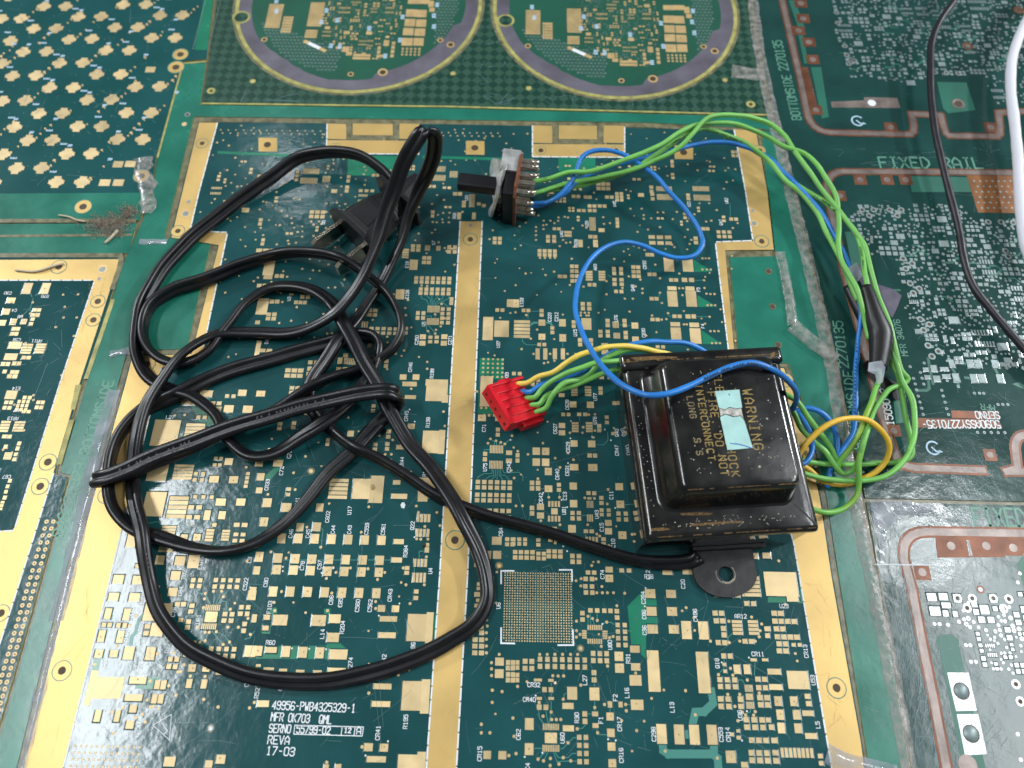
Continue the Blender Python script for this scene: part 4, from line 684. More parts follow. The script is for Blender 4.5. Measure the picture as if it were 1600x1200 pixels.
# ---------------------------------------------------------------- board with rows of cross-shaped pads
tl = thing('circuit_board', 'teal circuit board with slanting rows of cross-shaped gold pads', 'circuit board', (U(120, 150).x, U(120, 150).y, -TH))
slab('substrate', [(-60,-120),(352,-120),(334,0),(323,92),(285,96),(244,245),(236,300),(218,345),(-60,347)], M['mask_tl'], tl)
plate_px('rail_band', [(-60,303),(235,301),(217,344),(-60,346)], M['rail'], tl, 0.001, 0.02)
plate_px('via_strip', [(330,-110),(350,-110),(333,0),(324,78),(304,78),(318,0)], M['mask_lt'], tl, 0.001, 0.018)
pts = '''275 40;410 40;770 30;912 28;10 118;132 116;490 105;632 103;1000 97;1140 95;210 180;350 178;718 172;862 170;65 255;432 247;575 243;948 237;1095 237;145 325;290 322;662 315;808 315;12 398;372 395;518 392;78 475;225 472;605 465;755 465;310 548;458 548;848 543;998 540;15 632;158 628;545 625;698 622;243 710;392 708;790 705;945 705;90 795;485 790;635 790;173 878;328 876;735 870;893 872;18 965;418 962;570 960;103 1052;260 1050;352 1138;513 1138;560 -40;700 -42;1060 -30;1200 -35;-20 -30;60 -20;330 -100;470 -100;840 -110;980 -112;-130 190;-80 395;-60 710;-80 880;-40 1138'''
cross = MB(); cross.plate(-1.3, 1.3, -2.6, 2.6, 0, 0.050); cross.plate(-2.0, 2.0, -1.45, 1.45, 0, 0.053); cross.plate(-2.8, 2.8, -0.85, 0.85, 0, 0.056)
cme = bpy.data.meshes.new('cross_pad'); cme.from_pydata([tuple(Vector(v) * MM) for v in cross.v], [], cross.f); cme.materials.append(M['gold'])
mb = MB(); mbs = MB(); mbv = MB()
for k, e in enumerate(pts.split(';')):
    x, y = [float(a) / 4 for a in e.split()]; p = U(x, y); o = bpy.data.objects.new('cross_pad', cme); link(o, tl)
    o.location = p * MM - tl.matrix_world.translation
    right = k % 2 == 1
    for i in range(5 if right else 0):                   # the chain of tiny parts that climbs to the upper right
        a = p + Vector((2.9 + 1.05*i + rnd.uniform(-.5, .5), 1.6 + 2.0*i + rnd.uniform(-.5, .5), 0))
        if rnd.random() < 0.75: s = rnd.uniform(0.28, 0.5); mb.plate(a.x-s, a.x+s, a.y-s, a.y+s, 0, 0.05 + i*0.001); s *= .6; mb.plate(a.x+s*1.2, a.x+s*2.8, a.y-s*3.4, a.y-s*1.6, 0, 0.05 + i*0.001)
    a = p + Vector((6.6, 10.4, 0))
    if right and rnd.random() < 0.9:
        for i in range(4): mbs.plate(a.x + i*.42, a.x + i*.42 + .34, a.y - .5 + .3*(i % 2), a.y + .7, 0.05, 0.07)
    if k % 2 == 0:
        a = p + Vector((-3.6, 4.6, 0))
        for i in range(5): mbs.plate(a.x + i*.5, a.x + i*.5 + .40, a.y - .45, a.y + .45 - .25*(i % 2), 0.05, 0.07)
tag(mb.obj('small_solder_pads', M['gold_f'], tl), kind='stuff'); tag(mbs.obj('component_names', M['silk_b'], tl), kind='stuff')
R = parse(0, 0, '940 435 60 34;738 1027 62 38;815 1025 66 38;655 1142 68 40;740 1142 66 40'); pads(tl, R, M['gold'], None, 0.05, 5)
V = []
for i in range(26):
    for x in (1208, 1300):
        y = -60 + i * 14.5; p = U((x + (300-y)*0.27 * 0.95 - 0.0) / 4 - (0 if x < 1250 else -1), y / 4); V.append((p.x, p.y, 0.28))
for i in range(140):
    p = U(rnd.uniform(5, 250), rnd.uniform(5, 290)); V.append((p.x, p.y, 0.14))
vias(tl, V, M['tin'], M['hole'], hole=False)
for x, y, r in [(282,85,11.5),(275,105,12),(221,275,12),(130,323,12.5)]: eyelet(tl, x, y, r, M['gold_b'], 0.5)
# bare laminate lip along the cut edge
mb = MB(); mb.ribbon([Vector((*px_poly([q])[0], 0)) for q in [(321,96),(286,99),(246,246)]], 0.7, 0.03, 0, 0.002); mb.obj('cut_edge', M['fr4'], tl)
slot_run([(-20,345),(210,345)], 1.6, M['slot'], tl, 0.03); scratches(tl, [(5,5),(300,5),(240,290),(5,295)], 60, M['scratch'], 2, 14, (0.05, 0.16))

# ---------------------------------------------------------------- board at the left with gold border
lb = thing('circuit_board', 'gold-bordered dark green circuit board beside the rail lettered BOTTOMSIDE', 'circuit board', (U(60, 650).x, U(60, 650).y, -TH))
slab('substrate', [(-140,398),(192,402),(186,425),(128,600),(88,735),(88,742),(106,745),(76,860),(20,1060),(-60,1330),(-160,1330)], M['mask'], lb)
plate_px('gold_border', [(-140,407),(186,405),(181,425),(124,600),(83,740),(33,900),(-2,1010),(-80,1260),(-110,1250),(-8,930),(-12,830),(20,828),(24,822),(93,600),(147,440),(143,437),(-140,437)], M['gold_b'], lb, 0.001, 0.03)
for x, y, r in [(92,417,11.5),(153,471,10.5),(146,500,10.5),(75,722,12.5),(63,760,12.5),(2,958,12)]: eyelet(lb, x, y, r, M['gold_b'], 0.5)
for x, y, r in [(160,421,9),(155,436,5)]: eyelet(lb, x, y, r, M['gold_f'], 0.55, rim=False, fill=M['tin'])
for pl in ([(-20,438),(143,438)], [(147,441),(93,601),(24,823)], [(21,829),(-12,831)], [(84,740),(34,900),(-2,1012)]):
    mb = MB(); dashes(mb, pl); tag(mb.obj('white_dashed_line', M['silk'], lb), kind='stuff')
R = parse(0, 300, '''172 603 52 66;284 603 52 66;70 678 50 34;40 748 44 36;12 818 50 34;218 737 24 20 2 1 28 0;208 768 26 22 2 1 28 0;205 795 24 20 1 2 0 28;85 812 38 40 h4;150 810 36 34 h4;88 855 24 22 2 2 26 30;95 958 80 42;168 980 64 64 h4;255 978 64 62 h4;68 1030 80 40;150 1035 26 22 2 1 30 0;20 1075 26 24 2 1 30 0;90 1072 26 24 2 1 30 0;30 1122 26 22;78 1125 26 22 2 1 28 0;60 1152 30 24 2 1 34 0;-60 700 60 60;-60 1000 60 60''') + \
    parse(0, 600, '''70 68 70 52;155 85 24 22 2 1 32 0;40 115 24 22 2 2 30 32;240 115 24 22 2 2 28 30;120 110 20 20 3 3 28 24;30 265 60 70 h4;118 265 66 66 h4;28 328 28 22 2 1 30 0;35 392 24 24;120 372 24 24 1 2 0 30;50 450 50 44 h5;100 440 24 22 1 2 0 30;62 605 22 22;48 640 22 22 1 2 0 32;10 760 24 60 h3;30 710 24 24;150 172 24 20 2 1 30 0;-40 560 60 60;-50 200 70 60''')
lo_ = Occ(); pads(lb, R, M['gold'], M['mask'], 0.05, 40, lo_)
V = []
for key, txt in {(0,300): '395 642;488 640;405 718;398 785;480 785;348 845;205 690;110 880;160 945;385 1145;462 900;190 760;138 775', (0,600): '210 100;150 290;210 70;75 430;110 150;90 130;20 410'}.items():
    for e in txt.split(';'):
        x, y = [float(a) for a in e.split()]; p = U(key[0]+x/4, key[1]+y/4); V.append((p.x, p.y, 0.4))
for i in range(30):                                       # double row of plated holes on the tail of the board
    t = i * 10.9
    for k, dx in ((0, 0), (1, 10.5)):
        x, y = 73 - t*0.29 + dx, 815 + t; p = U(x, y); V.append((p.x, p.y, 0.62))
vias(lb, V, M['gold'], M['hole'], 0.4)
mb = MB()
for t, x, y in [('C30',12,458),('R70',70,463),('C4',22,485),('U8',31,495),('C58',26,531),('AR11',57,533),('E14',25,607),('U7',25,641),('AR13',20,654),('C67',10,745)]:
    p = U(x, y); write(mb, (p.x + .42*len(t), p.y + .5), (-1, 0), (0, -1), t, 1.0, 0.85, 0.07, 0.17)
tag(mb.obj('component_names', M['silk'], lb), kind='stuff')
mb = MB()
for a, b in (((45,450),(50,464)), ((70,450),(55,462)), ((52,466),(47,482)), ((47,482),(34,494)), ((47,484),(52,494))):
    mb.ribbon([Vector((*px_poly([q])[0], 0)) for q in (a, b)], 0.2, 0.02)
tag(mb.obj('traces', M['trace'], lb), kind='stuff')
plate_px('filled_slot', [(118,601),(127,601),(117,640),(110,640)], M['fr4'], lb, 0.001, 0.036); plate_px('filled_slot', [(108,656),(116,656),(96,726),(88,726)], M['fr4'], lb, 0.001, 0.036)
slot_run([(-20,399),(188,399),(190,410),(176,450)], 1.7, M['slot'], lb, 0.036); slot_run([(176,470),(135,590)], 1.4, M['fr4'], lb, 0.036)
scratches(lb, [(5,440),(140,440),(20,820),(5,820)], 45, M['scratch'], 2, 14, (0.04, 0.14)); scratches(lb, [(5,410),(180,410),(110,640),(60,800),(5,950),(90,600),(140,435),(5,435)], 40, M['scratch_d'], 2, 12, (0.02, 0.06), name='gold_scratches')
# narrow rail between the two left boards
r0 = thing('breakaway_rail', 'narrow light green rail between the cross-pad board and the left gold-bordered board', 'board rail', (U(80, 375).x, U(80, 375).y, -TH))
slab('rail_strip', [(-60,350),(214,349),(202,392),(196,396),(-60,396)], M['rail'], r0)
slot_run([(-20,369),(205,367)], 1.0, M['slot'], r0, 0.02, 'groove'); scratches(r0, [(5,352),(205,352),(195,393),(5,393)], 16, M['scratch'], 2, 12)

# ---------------------------------------------------------------- diamond-hatched panel with two round boards
pan = thing('circuit_board', 'dark green diamond-hatched panel holding two round boards', 'circuit panel', (U(750, 120).x, U(750, 120).y, -TH))
slab('panel_sheet', [(326,96),(339,0),(358,-120),(1150,-120),(1170,0),(1203,180),(700,167),(315,162)], M['hatch'], pan)
CIR = [((-65.8, 261.0), 49.1), ((39.1, 260.4), 48.75)]
for (cx, cy), r in CIR:
    rbt = bpy.data.objects.new('round_board', None); rbt.location = Vector((cx, cy, 0)) * MM - pan.matrix_world.translation; link(rbt, pan)
    rbt.empty_display_size = 0.01; bpy.context.view_layer.update()
    mb = MB(); mb.disc(cx, cy, r + 0.2, 0.02, 96); mb.ring(cx, cy, r - 0.2, r + 1.3, 0.03, 96, 1); mb.ring(cx, cy, r + 1.3, r + 2.4, 0.025, 96, 2)
    mb.obj('round_substrate', [M['mask_lt'] if False else mat('round_board_mask', (0.012, 0.085, 0.052), 0.4, var=0.1), M['fr4'], M['slot']], rbt)
    n = 120; P = []                                        # tarnished ring with a stepped inner edge
    for i in range(n):
        a = 2*math.pi*i/n; w = 5.4
        ad = math.degrees(a) % 360
        if 205 < ad < 262: w = 5.0 + 2.6*(1 - abs(ad-232)/28) * (0.8 + 0.2*(i % 3 == 0))
        if 285 < ad < 345: w = 8.0
        P.append((cx + (r-w)*math.cos(a), cy + (r-w)*math.sin(a)))
    mb = MB(); k = []
    for i in range(n):
        a = 2*math.pi*i/n; k += [(P[i][0], P[i][1], 0.04), (cx + (r-.25)*math.cos(a), cy + (r-.25)*math.sin(a), 0.04)]
    mb.add(k, [(2*i, 2*i+1, (2*i+3) % (2*n), (2*i+2) % (2*n)) for i in range(n)]); mb.obj('tarnished_ring', M['violet'], rbt)
    oc = Occ(0.4); dx, dy = cx + 65.8, cy - 261.0
    def shift(Rr): return [(a + dx, b + dy, w, h) for a, b, w, h in Rr]
    S = parse(400, 0, '115 100 92 150 h14;375 90 90 150 h14;985 10 70 30;1050 10 70 30;970 82 66 46;1035 85 64 46;962 142 66 46;1032 145 64 46;952 198 66 46;1024 202 66 46;945 262 68 48;1016 262 64 48;180 110 14 14 4 6 16 17;345 212 76 52 h4;660 355 110 38 h2;918 305 14 12 5 3 26 18;1095 25 34 40;1100 62 34 26;815 270 34 36;770 300 20 20 1 3 0 26;860 270 22 20 1 4 0 26;560 310 44 30;580 335 36 24')
    S = shift(S); pads(rbt, S, M['gold_f'], None, 0.05, 14, oc, 'solder_pad')
    R2, V2 = footprints([(508,-120),(632,-120),(626,40),(612,66),(590,100),(575,88),(545,86),(502,62)], 3600, Occ(0.4), (0.75, 0.85, 1.0, 1.15)) if cx < 0 else (None, None)
    if cx < 0: RB = (R2, V2)
    R2, V2 = shift(RB[0]), [(a + dx, b + dy, c) for a, b, c in RB[1]]
    pads(rbt, R2, M['gold_f'], None, 0.05, 0)
    V = list(V2)
    for i in range(-32, 33):                               # fields of tin-ringed test holes
        for j in range(-26, 10):
            x, y = i*1.5 + (j % 2)*0.75, j*1.75; d = math.hypot(x, y); a = math.degrees(math.atan2(y, x)) % 360
            if d < r - 8.4 and ((198 < a < 262 and x*0.45 + y < -29.5) or ((a > 316 or a < 14) and x > 31.5)): V.append((cx + x, cy + y, 0.48))
    mb = MB()
    for i, v in enumerate(V): mb.ring(v[0], v[1], v[2]*0.55, v[2], 0.044 + (i % 5)*0.001, 10)
    tag(mb.obj('test_holes', M['tin'], rbt), kind='stuff')
    mb = MB()
    for x, y in [(432,2),(432,18),(510,17),(527,32),(577,45),(517,72),(531,73),(625,63),(629,27),(678,25),(678,42),(683,8),(602,88),(502,35)]:
        p = U(x, y); x, y = p.x + dx, p.y + dy
        for q in range(3): mb.plate(x - .8, x + .8, y - 1.1 + q*.9, y - .5 + q*.9, 0.05, 0.07)
    tag(mb.obj('component_names', M['silk_b'], rbt), kind='stuff')
    p = U(492, 72); q = Vector((p.x + dx, p.y + dy)); mb = MB(); d = Vector((0.86, -0.5)); nn = Vector((0.5, 0.86))
    for a, b, mi in ((-5.5, 5.5, 0), (-3.2, 2.4, 1)):
        c = [q + d*a - nn*.8, q + d*b - nn*.8, q + d*b + nn*.8, q + d*a + nn*.8]; mb.add([(v.x, v.y, 0.05 + mi*.02) for v in c], [(0, 1, 2, 3)], mi)
    mb.obj('slanted_link', [M['gold_f'], M['silk']], rbt)
    for i, (x, y, rr) in enumerate([(598,113,8),(704,70,6.5),(413,62,5),(548,116,5),(688,63,5)]):
        p = U(x, y); mb = MB(); rm = rr * scl(x, y)[0]; mb.ring(p.x+dx, p.y+dy, rm*.6, rm, 0.07, 20); mb.disc(p.x+dx, p.y+dy, rm*.62, 0.055, 16, 1); mb.obj('plated_hole', [M['gold_f'], M['hole']], rbt)
for x, y, r in [(330,142,6.5),(708,115,4.5),(826,138,4.5),(395,127,4.5),(1173,163,7),(1133,125,4.5)]: eyelet(pan, x, y, r, M['fr4'], 0.45, 'drilled_hole', False, M['hole'] if r > 5 else M['gold'])
mb = MB(); mb.ribbon([Vector((*px_poly([q])[0], 0)) for q in [(316,161.5),(700,166.5),(1202,179.5)]], 0.8, 0.03, 0, 0.002); mb.obj('cut_edge', M['fr4'], pan)
# two routed key notches on the flanks of the round boards
for x, y, s in [(377,27,-1),(790,32,-1)]:
    p = U(x, y); mb = MB(); mb.disc(p.x, p.y, 3.6, 0.05, 28, 0); mb.disc(p.x, p.y, 2.7, 0.055, 28, 1); mb.obj('routed_notch', [M['fr4'], M['hatch']], pan)
scratches(pan, [(340,140),(1150,150),(1190,175),(330,160)], 40, M['scratch'], 2, 16, (0.08, 0.3)); scratches(pan, [(720,40),(790,60),(790,150),(700,150)], 14, M['scratch'], 2, 10, (0.1, 0.4))

# ---------------------------------------------------------------- right-hand panels with bare copper outlines
def silver_board(parent, poly, n, sizes, zones=(), seed_occ=None):
    oc = seed_occ or Occ(0.4); R, V = footprints(poly, n, oc, sizes, 0.45)
    return R, V, oc
rp = thing('circuit_board', 'dull green panel with brown copper outlines lettered FIXED RAIL above its middle board', 'circuit panel', (U(1450, 450).x, U(1450, 450).y, -TH))
slab('panel_sheet', [(1172,-140),(1800,-140),(1800,788),(1352,778),(1305,556),(1249,330),(1207,180),(1175,0)], M['mask_rt'], rp)
OZ = [0.03]
def outline(parent, pts, w0, w1, z=None):
    if z is None: OZ[0] += 0.0023; z = OZ[0]
    P = [Vector((*px_poly([q])[0], 0)) for q in pts]; P2 = [Vector(p) for p in catmull([list(p) for p in P], 1.5)] if False else P
    mb = MB(); mb.ribbon(P2, w0, z, 0, 0.002); mb.ribbon(P2, w1, z + 0.02, 1, 0.002)
    return mb.obj('copper_outline', [M['copper'], M['copper_edge']], parent)
def arc(x0, y0, x1, y1, cx, cy, n=6):
    return [((1-t)**2*x0 + 2*t*(1-t)*cx + t*t*x1, (1-t)**2*y0 + 2*t*(1-t)*cy + t*t*y1) for t in [i/n for i in range(n+1)]]
outline(rp, [(1205,-100),(1222,0),(1238,70),(1252,130),(1261,175)] + arc(1261,175,1298,207,1266,205) + [(1423,210)] + arc(1423,210,1424,178,1432,208,3) + [(1470,180)] + arc(1470,180,1483,212,1476,212,3) + [(1558,213)] + arc(1558,213,1560,176,1566,212,3) + [(1640,172)], 3.2, 1.9)
outline(rp, [(1410,728),(1396,702),(1376,640),(1350,540),(1318,420),(1302,345),(1292,300)] + arc(1292,300,1318,268,1290,268) + [(1500,269),(1680,272)], 3.2, 1.9)
outline(rp, arc(1396,702,1430,731,1402,728) + [(1537,735)], 3.2, 1.9); outline(rp, [(1572,737)] + [(1590,732),(1586,700)] + arc(1586,700,1600,680,1586,682) + [(1660,678)], 3.4, 2.0)
outline(rp, [(1572,737),(1660,738)], 3.2, 1.9)
def tabs(parent, L, r=6.5):
    for x, y in L:
        p = U(x, y); s = scl(x, y)[0]; mb = MB(); w = r*1.5*s
        mb.plate(p.x-w, p.x+w, p.y-w, p.y+w, 0, 0.058 + rnd.random()*0.004); mb.disc(p.x, p.y, r*s*0.8, 0.068, 18, 1); mb.ring(p.x, p.y, r*s*.8, r*s, 0.072, 18, 2)
        mb.obj('copper_tab', [M['copper'], M['copper_edge'], M['copper']], parent)
tabs(rp, [(1251,5),(1255,29),(1248,48),(1264,66),(1270,93),(1275,172),(1392,199),(1548,199),(1344,281),(1386,281),(1415,281),(1547,711),(1397,673),(1312,306)])
plate_px('copper_strip', [(1250,105),(1262,105),(1277,165),(1266,166)], M['copper'], rp, 0.001, 0.05); plate_px('copper_strip', [(1298,159),(1350,157),(1350,152),(1402,153),(1407,169),(1300,168)], M['copper_edge'], rp, 0.001, 0.05)
p = U(1362, 161); mb = MB(); mb.disc(p.x, p.y, 1.6, 0.09, 14); mb.obj('solder_blob', M['silk'], rp)
for q, k in (([(1232,0),(1242,0),(1258,45),(1248,45)],0), ([(1247,52),(1254,52),(1263,98),(1257,100)],1), ([(1267,105),(1283,105),(1295,183),(1284,185)],2), ([(1464,128),(1510,129),(1524,172),(1482,177),(1474,170)],0), ([(1320,362),(1335,362),(1350,420),(1332,420)],1), ([(1420,275),(1515,277),(1522,300),(1425,300)],0), ([(1396,625),(1408,625),(1412,660),(1400,662)],1), ([(1581,600),(1592,597),(1640,625)],2)):
    plate_px('copper_pour', q, M['trace_rt'], rp, 0.001, 0.012 + 0.003*k)
eyelet(rp, 1497, 162, 10, M['copper_edge'], 0.7, 'plated_hole', False); eyelet(rp, 1512, 72, 8, M['copper'], 0.5, 'plated_hole', False); eyelet(rp, 1592, 16, 8, M['copper'], 0.5, 'plated_hole', False)
plate_px('copper_field', [(1510,274),(1600,276),(1640,334),(1528,332)], mat('amber_copper_field', (0.22, 0.085, 0.022), 0.42, 0.3, var=0.25, vscale=200), rp, 0.001, 0.05)
mb = MB()
for i in range(7):
    for j in range(6): p = U(1522 + i*9.5 + j*1.6 + (j % 2)*4, 283 + j*8.4); mb.disc(p.x, p.y, 0.42, 0.06, 8)
tag(mb.obj('via_field', M['tin'], rp), kind='stuff')
oc = Occ(0.4)
for reg in ([(1464,120),(1520,120),(1530,178),(1470,178)], [(1500,270),(1660,270),(1660,336),(1520,336)], [(1290,150),(1410,150),(1410,215),(1290,215)]):
    pl = px_poly(reg); oc.take(min(q[0] for q in pl), max(q[0] for q in pl), min(q[1] for q in pl), max(q[1] for q in pl))
R, V, oc = silver_board(rp, [(1300,0),(1290,-90),(1700,-90),(1700,160),(1560,165),(1535,120),(1470,122),(1420,130),(1330,120),(1308,60)], 5200, (1.0, 1.15, 1.35, 1.6), seed_occ=oc)
pads(rp, R, M['tin'], None, 0.05, 0); V1 = V
R, V, oc = silver_board(rp, [(1318,322),(1500,318),(1515,340),(1680,345),(1680,600),(1620,580),(1475,565),(1415,500),(1400,405),(1345,395)], 5200, (1.05, 1.2, 1.4, 1.6), seed_occ=oc)
R += parse(1400, 560, '650 58 62 88 1 1;650 58 62 88;865 60 74 90;955 62 76 90;1160 65 76 90;700 225 72 94;910 232 78 94;1005 232 80 92;1218 235 76 94;440 115 70 70;345 128 60 40;560 122 90 40;1280 65 110 36;1385 68 70 36;365 217 64 40;475 235 80 64;585 208 90 44', 7.5)
pads(rp, R, M['tin'], M['mask_rt'], 0.05, 60)
for e in '330 55;165 97;285 165;305 232;325 302;225 300;205 235;240 368;535 375;552 442;575 515;592 588;615 658;280 512;300 585;318 657;260 442;730 332;600 262;918 408;978 408;1028 410;1195 540;1250 540;1310 540;955 868;1035 868;1115 868;1195 870;1275 870;1298 115;1490 118'.split(';'):
    x, y = [float(a) for a in e.split()]; p = U(1400 + x/7.5, 560 + y/7.5); V.append((p.x, p.y, 0.5))
vias(rp, V + V1, M['tin'], M['hole'], 0.45)
big = []
for x, y in [(1347,328),(1358,337),(1365,328),(1390,328),(1402,337),(1408,328),(1411,404),(1425,412),(1415,420),(1422,443),(1436,451),(1427,458),(1438,499),(1452,507),(1443,516),(1450,540),(1466,549),(1456,557),(1544,347),(1564,347),(1583,348),(1571,392),(1575,401),(1320,72),(1323,86),(1328,93),(1335,95),(1326,100),(1479,114),(1497,115),(1461,113),(1309,36),(1307,20)]:
    p = U(x, y); big.append((p.x, p.y))
mb = MB()
for x, y in big: mb.ring(x, y, 0.6, 1.15, 0.075, 18); mb.disc(x, y, 0.62, 0.062, 14, 1)
tag(mb.obj('plated_test_holes', [M['tin'], M['hole']], rp), kind='stuff')
mb = MB()
for i in range(46):
    x, y = rnd.choice([(rnd.uniform(1335, 1590), rnd.uniform(330, 560)), (rnd.uniform(1310, 1590), rnd.uniform(5, 110))]); p = U(x, y); s = rnd.choice((1, -1))
    mb.ribbon([p, p + Vector((2.2, 0, 0)), p + Vector((4.0, s*1.8, 0)), p + Vector((4.0 + rnd.uniform(0, 3), s*1.8, 0))], rnd.choice((0.35, 0.5, 0.8)), 0.02, 0, 0.001)
for P in ([(1450,560),(1458,600)], [(1487,574),(1493,584)], [(1497,595),(1497,603)], [(1554,575),(1560,586)], [(1503,568),(1512,568)], [(1508,590),(1518,591)], [(1450,590),(1452,607),(1448,610),(1432,610)]):
    mb.ribbon([Vector((*px_poly([q])[0], 0)) for q in P], 0.9, 0.02, 0, 0.001)
tag(mb.obj('traces', M['trace_rt'], rp), kind='stuff')
for x0, y0, x1, y1, t, h in [(1376,262,1535,263,'FIXED RAIL',18),(1252,187,1235,118,'BOTTOMSIDE',12),(1232,110,1221,64,'2270135',12),(1349,702,1332,580,'BOTTOMSIDE',15),(1326,575,1316,503,'2270135',14),(1419,556,1405,500,'MFR 34076',9),(1546,631,1532,630,'MFR',-9)]:
    mb = MB()
    if h < 0: write_px(mb, 1553, 633, 1532, 631, t, 9, 0.05)
    else: write_px(mb, x0, y0, x1, y1, t, h, 0.05)
    mb.obj('rail_lettering', M['print_g'], rp)
plate_px('copper_band', [(1428,653),(1560,656),(1566,669),(1431,668)], M['copper'], rp, 0.001, 0.04); plate_px('copper_band', [(1486,641.5),(1560,643),(1562,655),(1487,653)], M['copper'], rp, 0.001, 0.043)
mb = MB(); write_px(mb, 1560, 657, 1440, 657, '5090ASSY2270135-', 12, 0.07, sw=0.36); write_px(mb, 1559.5, 643.5, 1523, 643, 'SERNO', 11, 0.07, sw=0.34); write_px(mb, 1397, 664, 1384, 600, '15090 22', 11, 0.07, sw=0.34)
mb.obj('printed_lettering', M['silk'], rp)
mb = MB()
for cx, cy, s in [(1458,700,1.0),(1340,189,0.9)]:
    p = U(cx, cy); r = 10 * s * scl(cx, cy)[0]
    mb.ribbon([p + Vector((r*math.cos(a), r*1.05*math.sin(a), 0)) for a in [0.75 + i*0.32 for i in range(17)]], 0.55, 0.07, 0, 0.001); mb.ribbon([p + Vector((-.2*r, .1*r, 0)), p + Vector((.35*r, -.55*r, 0)), p + Vector((1.2*r, -.6*r, 0))], 0.5, 0.073, 0, 0.001)
mb.obj('handwritten_g', M['silk_b'], rp)
scratches(rp, [(1300,230),(1590,230),(1590,262),(1300,262)], 30, M['scratch'], 3, 20, (0.04, 0.12), ang=0.02); scratches(rp, [(1410,600),(1590,600),(1590,780),(1360,775),(1400,700)], 90, M['scratch'], 2, 20, (0.03, 0.11)); scratches(rp, [(1240,60),(1590,60),(1590,560),(1330,540)], 70, M['scratch'], 2, 14, (0.03, 0.1))

bp = thing('circuit_board', 'scratched dull green panel with bare tin pads and a second FIXED RAIL print', 'circuit panel', (U(1500, 1000).x, U(1500, 1000).y, -TH))
slab('panel_sheet', [(1354,784),(1800,794),(1850,1350),(1450,1350),(1426,1200),(1392,1005)], M['mask_rt'], bp)
outline(bp, [(1500,1320),(1478,1195),(1460,1100),(1440,1000),(1425,920),(1413,875)] + arc(1413,875,1448,831,1406,832) + [(1700,835)], 3.4, 2.1)
plate_px('copper_band', C(1200,600,[(1045,958),(1600,950),(1750,950),(1750,1040),(1600,1060),(1480,1070),(1480,1082),(1060,1085)]), M['copper'], bp, 0.001, 0.045)
tabs(bp, [(1486,853),(1541,853),(1583,856),(1441,894)], 8); plate_px('slot_mark', C(1200,600,[(1238,975),(1255,975),(1280,1075),(1258,1078)]), M['mask_rt'], bp, 0.03, 0.066)
plate_px('copper_pour', [(1466,1010),(1462,1000),(1468,992),(1488,991),(1497,1000),(1540,1200),(1548,1250),(1515,1250)], M['trace_rt'], bp, 0.001, 0.016)
for q in ([(1480,1051),(1513,1051),(1526,1110),(1494,1111)], [(1495,1116),(1528,1116),(1542,1178),(1508,1180)]):
    plate_px('glare_white_pad', q, M['tin_glare'], bp, 0.001, 0.05); cx = sum(a for a, _ in q)/4; cy = sum(b for _, b in q)/4
    p = U(cx - 1, cy - 1); mb = MB(); mb.ring(p.x, p.y, 1.9, 2.15, 0.07, 28, 1); n = 24
    vs_ = [(p.x, p.y, 0.75)]; fs = []                     # domed clear drop over the hole
    for k, (rr, zz) in enumerate([(0.7, 0.69), (1.3, 0.48), (1.9, 0.06)]):
        vs_ += [(p.x + rr*math.cos(2*math.pi*i/n), p.y + rr*math.sin(2*math.pi*i/n), zz) for i in range(n)]
    fs += [(0, 1+i, 1+(i+1) % n) for i in range(n)]
    for k in range(2): fs += [(1+k*n+i, 1+(k+1)*n+i, 1+(k+1)*n+(i+1) % n, 1+k*n+(i+1) % n) for i in range(n)]
    mb.add(vs_, fs, 0); mb.obj('resin_drop', [M['tin'], M['hole']], bp, True)
p = U(1512, 1195); mb = MB(); mb.ring(p.x, p.y, 0.1, 2.4, 0.07, 24); mb.obj('copper_tab', M['copper_edge'], bp)
oc = Occ(0.4); Rl = parse(1380, 780, '505 1020 95 80;625 1015 90 70;770 1032 80 80;1005 880 1 1;540 1165 110 90;655 1105 95 55;650 1190 60 60;750 1195 50 60;1145 1035 70 80;1055 1150 90 90', 6.667)
pads(bp, Rl, M['tin_glare'], M['mask_rt'], 0.05, 10, oc, w_sk=0.35)
for reg in ([(1470,985),(1500,985),(1545,1185),(1500,1185)], [(1500,1120),(1600,1120),(1600,1200),(1540,1200)]):
    pass
def under(poly, n, sizes, o): return footprints(poly, n, o, sizes, 0.5)
R1, V1 = under([(1455,950),(1500,940),(1600,945),(1700,960),(1700,1000),(1600,1002),(1530,985),(1500,980),(1460,975)], 500, (1.3, 1.5, 1.8), oc); R2, V2 = under([(1525,985),(1700,985),(1720,1060),(1600,1055),(1540,1045)], 700, (0.9, 1.0, 1.15), oc); R3, V3 = under([(1575,870),(1700,870),(1700,930),(1590,930)], 40, (1.2, 1.5), oc)
pads(bp, R1 + R2 + R3, M['tin_glare'], M['mask_rt'], 0.05, 40, oc, w_sk=0.3)
vias(bp, V1 + V2 + V3 + [(U(x, y).x, U(x, y).y, 0.5) for x, y in [(1509,1008),(1516,1008),(1517,1034),(1525,1034),(1590,1147),(1595,1187),(1590,910)]], M['tin_glare'], M['hole'])
mb = MB()
for x, y in [(1496,935),(1519,935),(1552,935),(1576,936),(1511,950),(1568,951),(1587,1069),(1594,1096)]:
    p = U(x, y); mb.ring(p.x, p.y, 0.62, 1.2, 0.08, 20); mb.disc(p.x, p.y, 0.64, 0.06, 16, 1)
tag(mb.obj('plated_test_holes', [M['tin_glare'], M['hole']], bp), kind='stuff')
eyelet(bp, 1532, 921, 6, M['copper'], 0.68, 'fiducial_dot', False, M['silk'])
eyelet(bp, 1382, 830, 5, M['tin'], 0.5, 'drilled_hole', False)
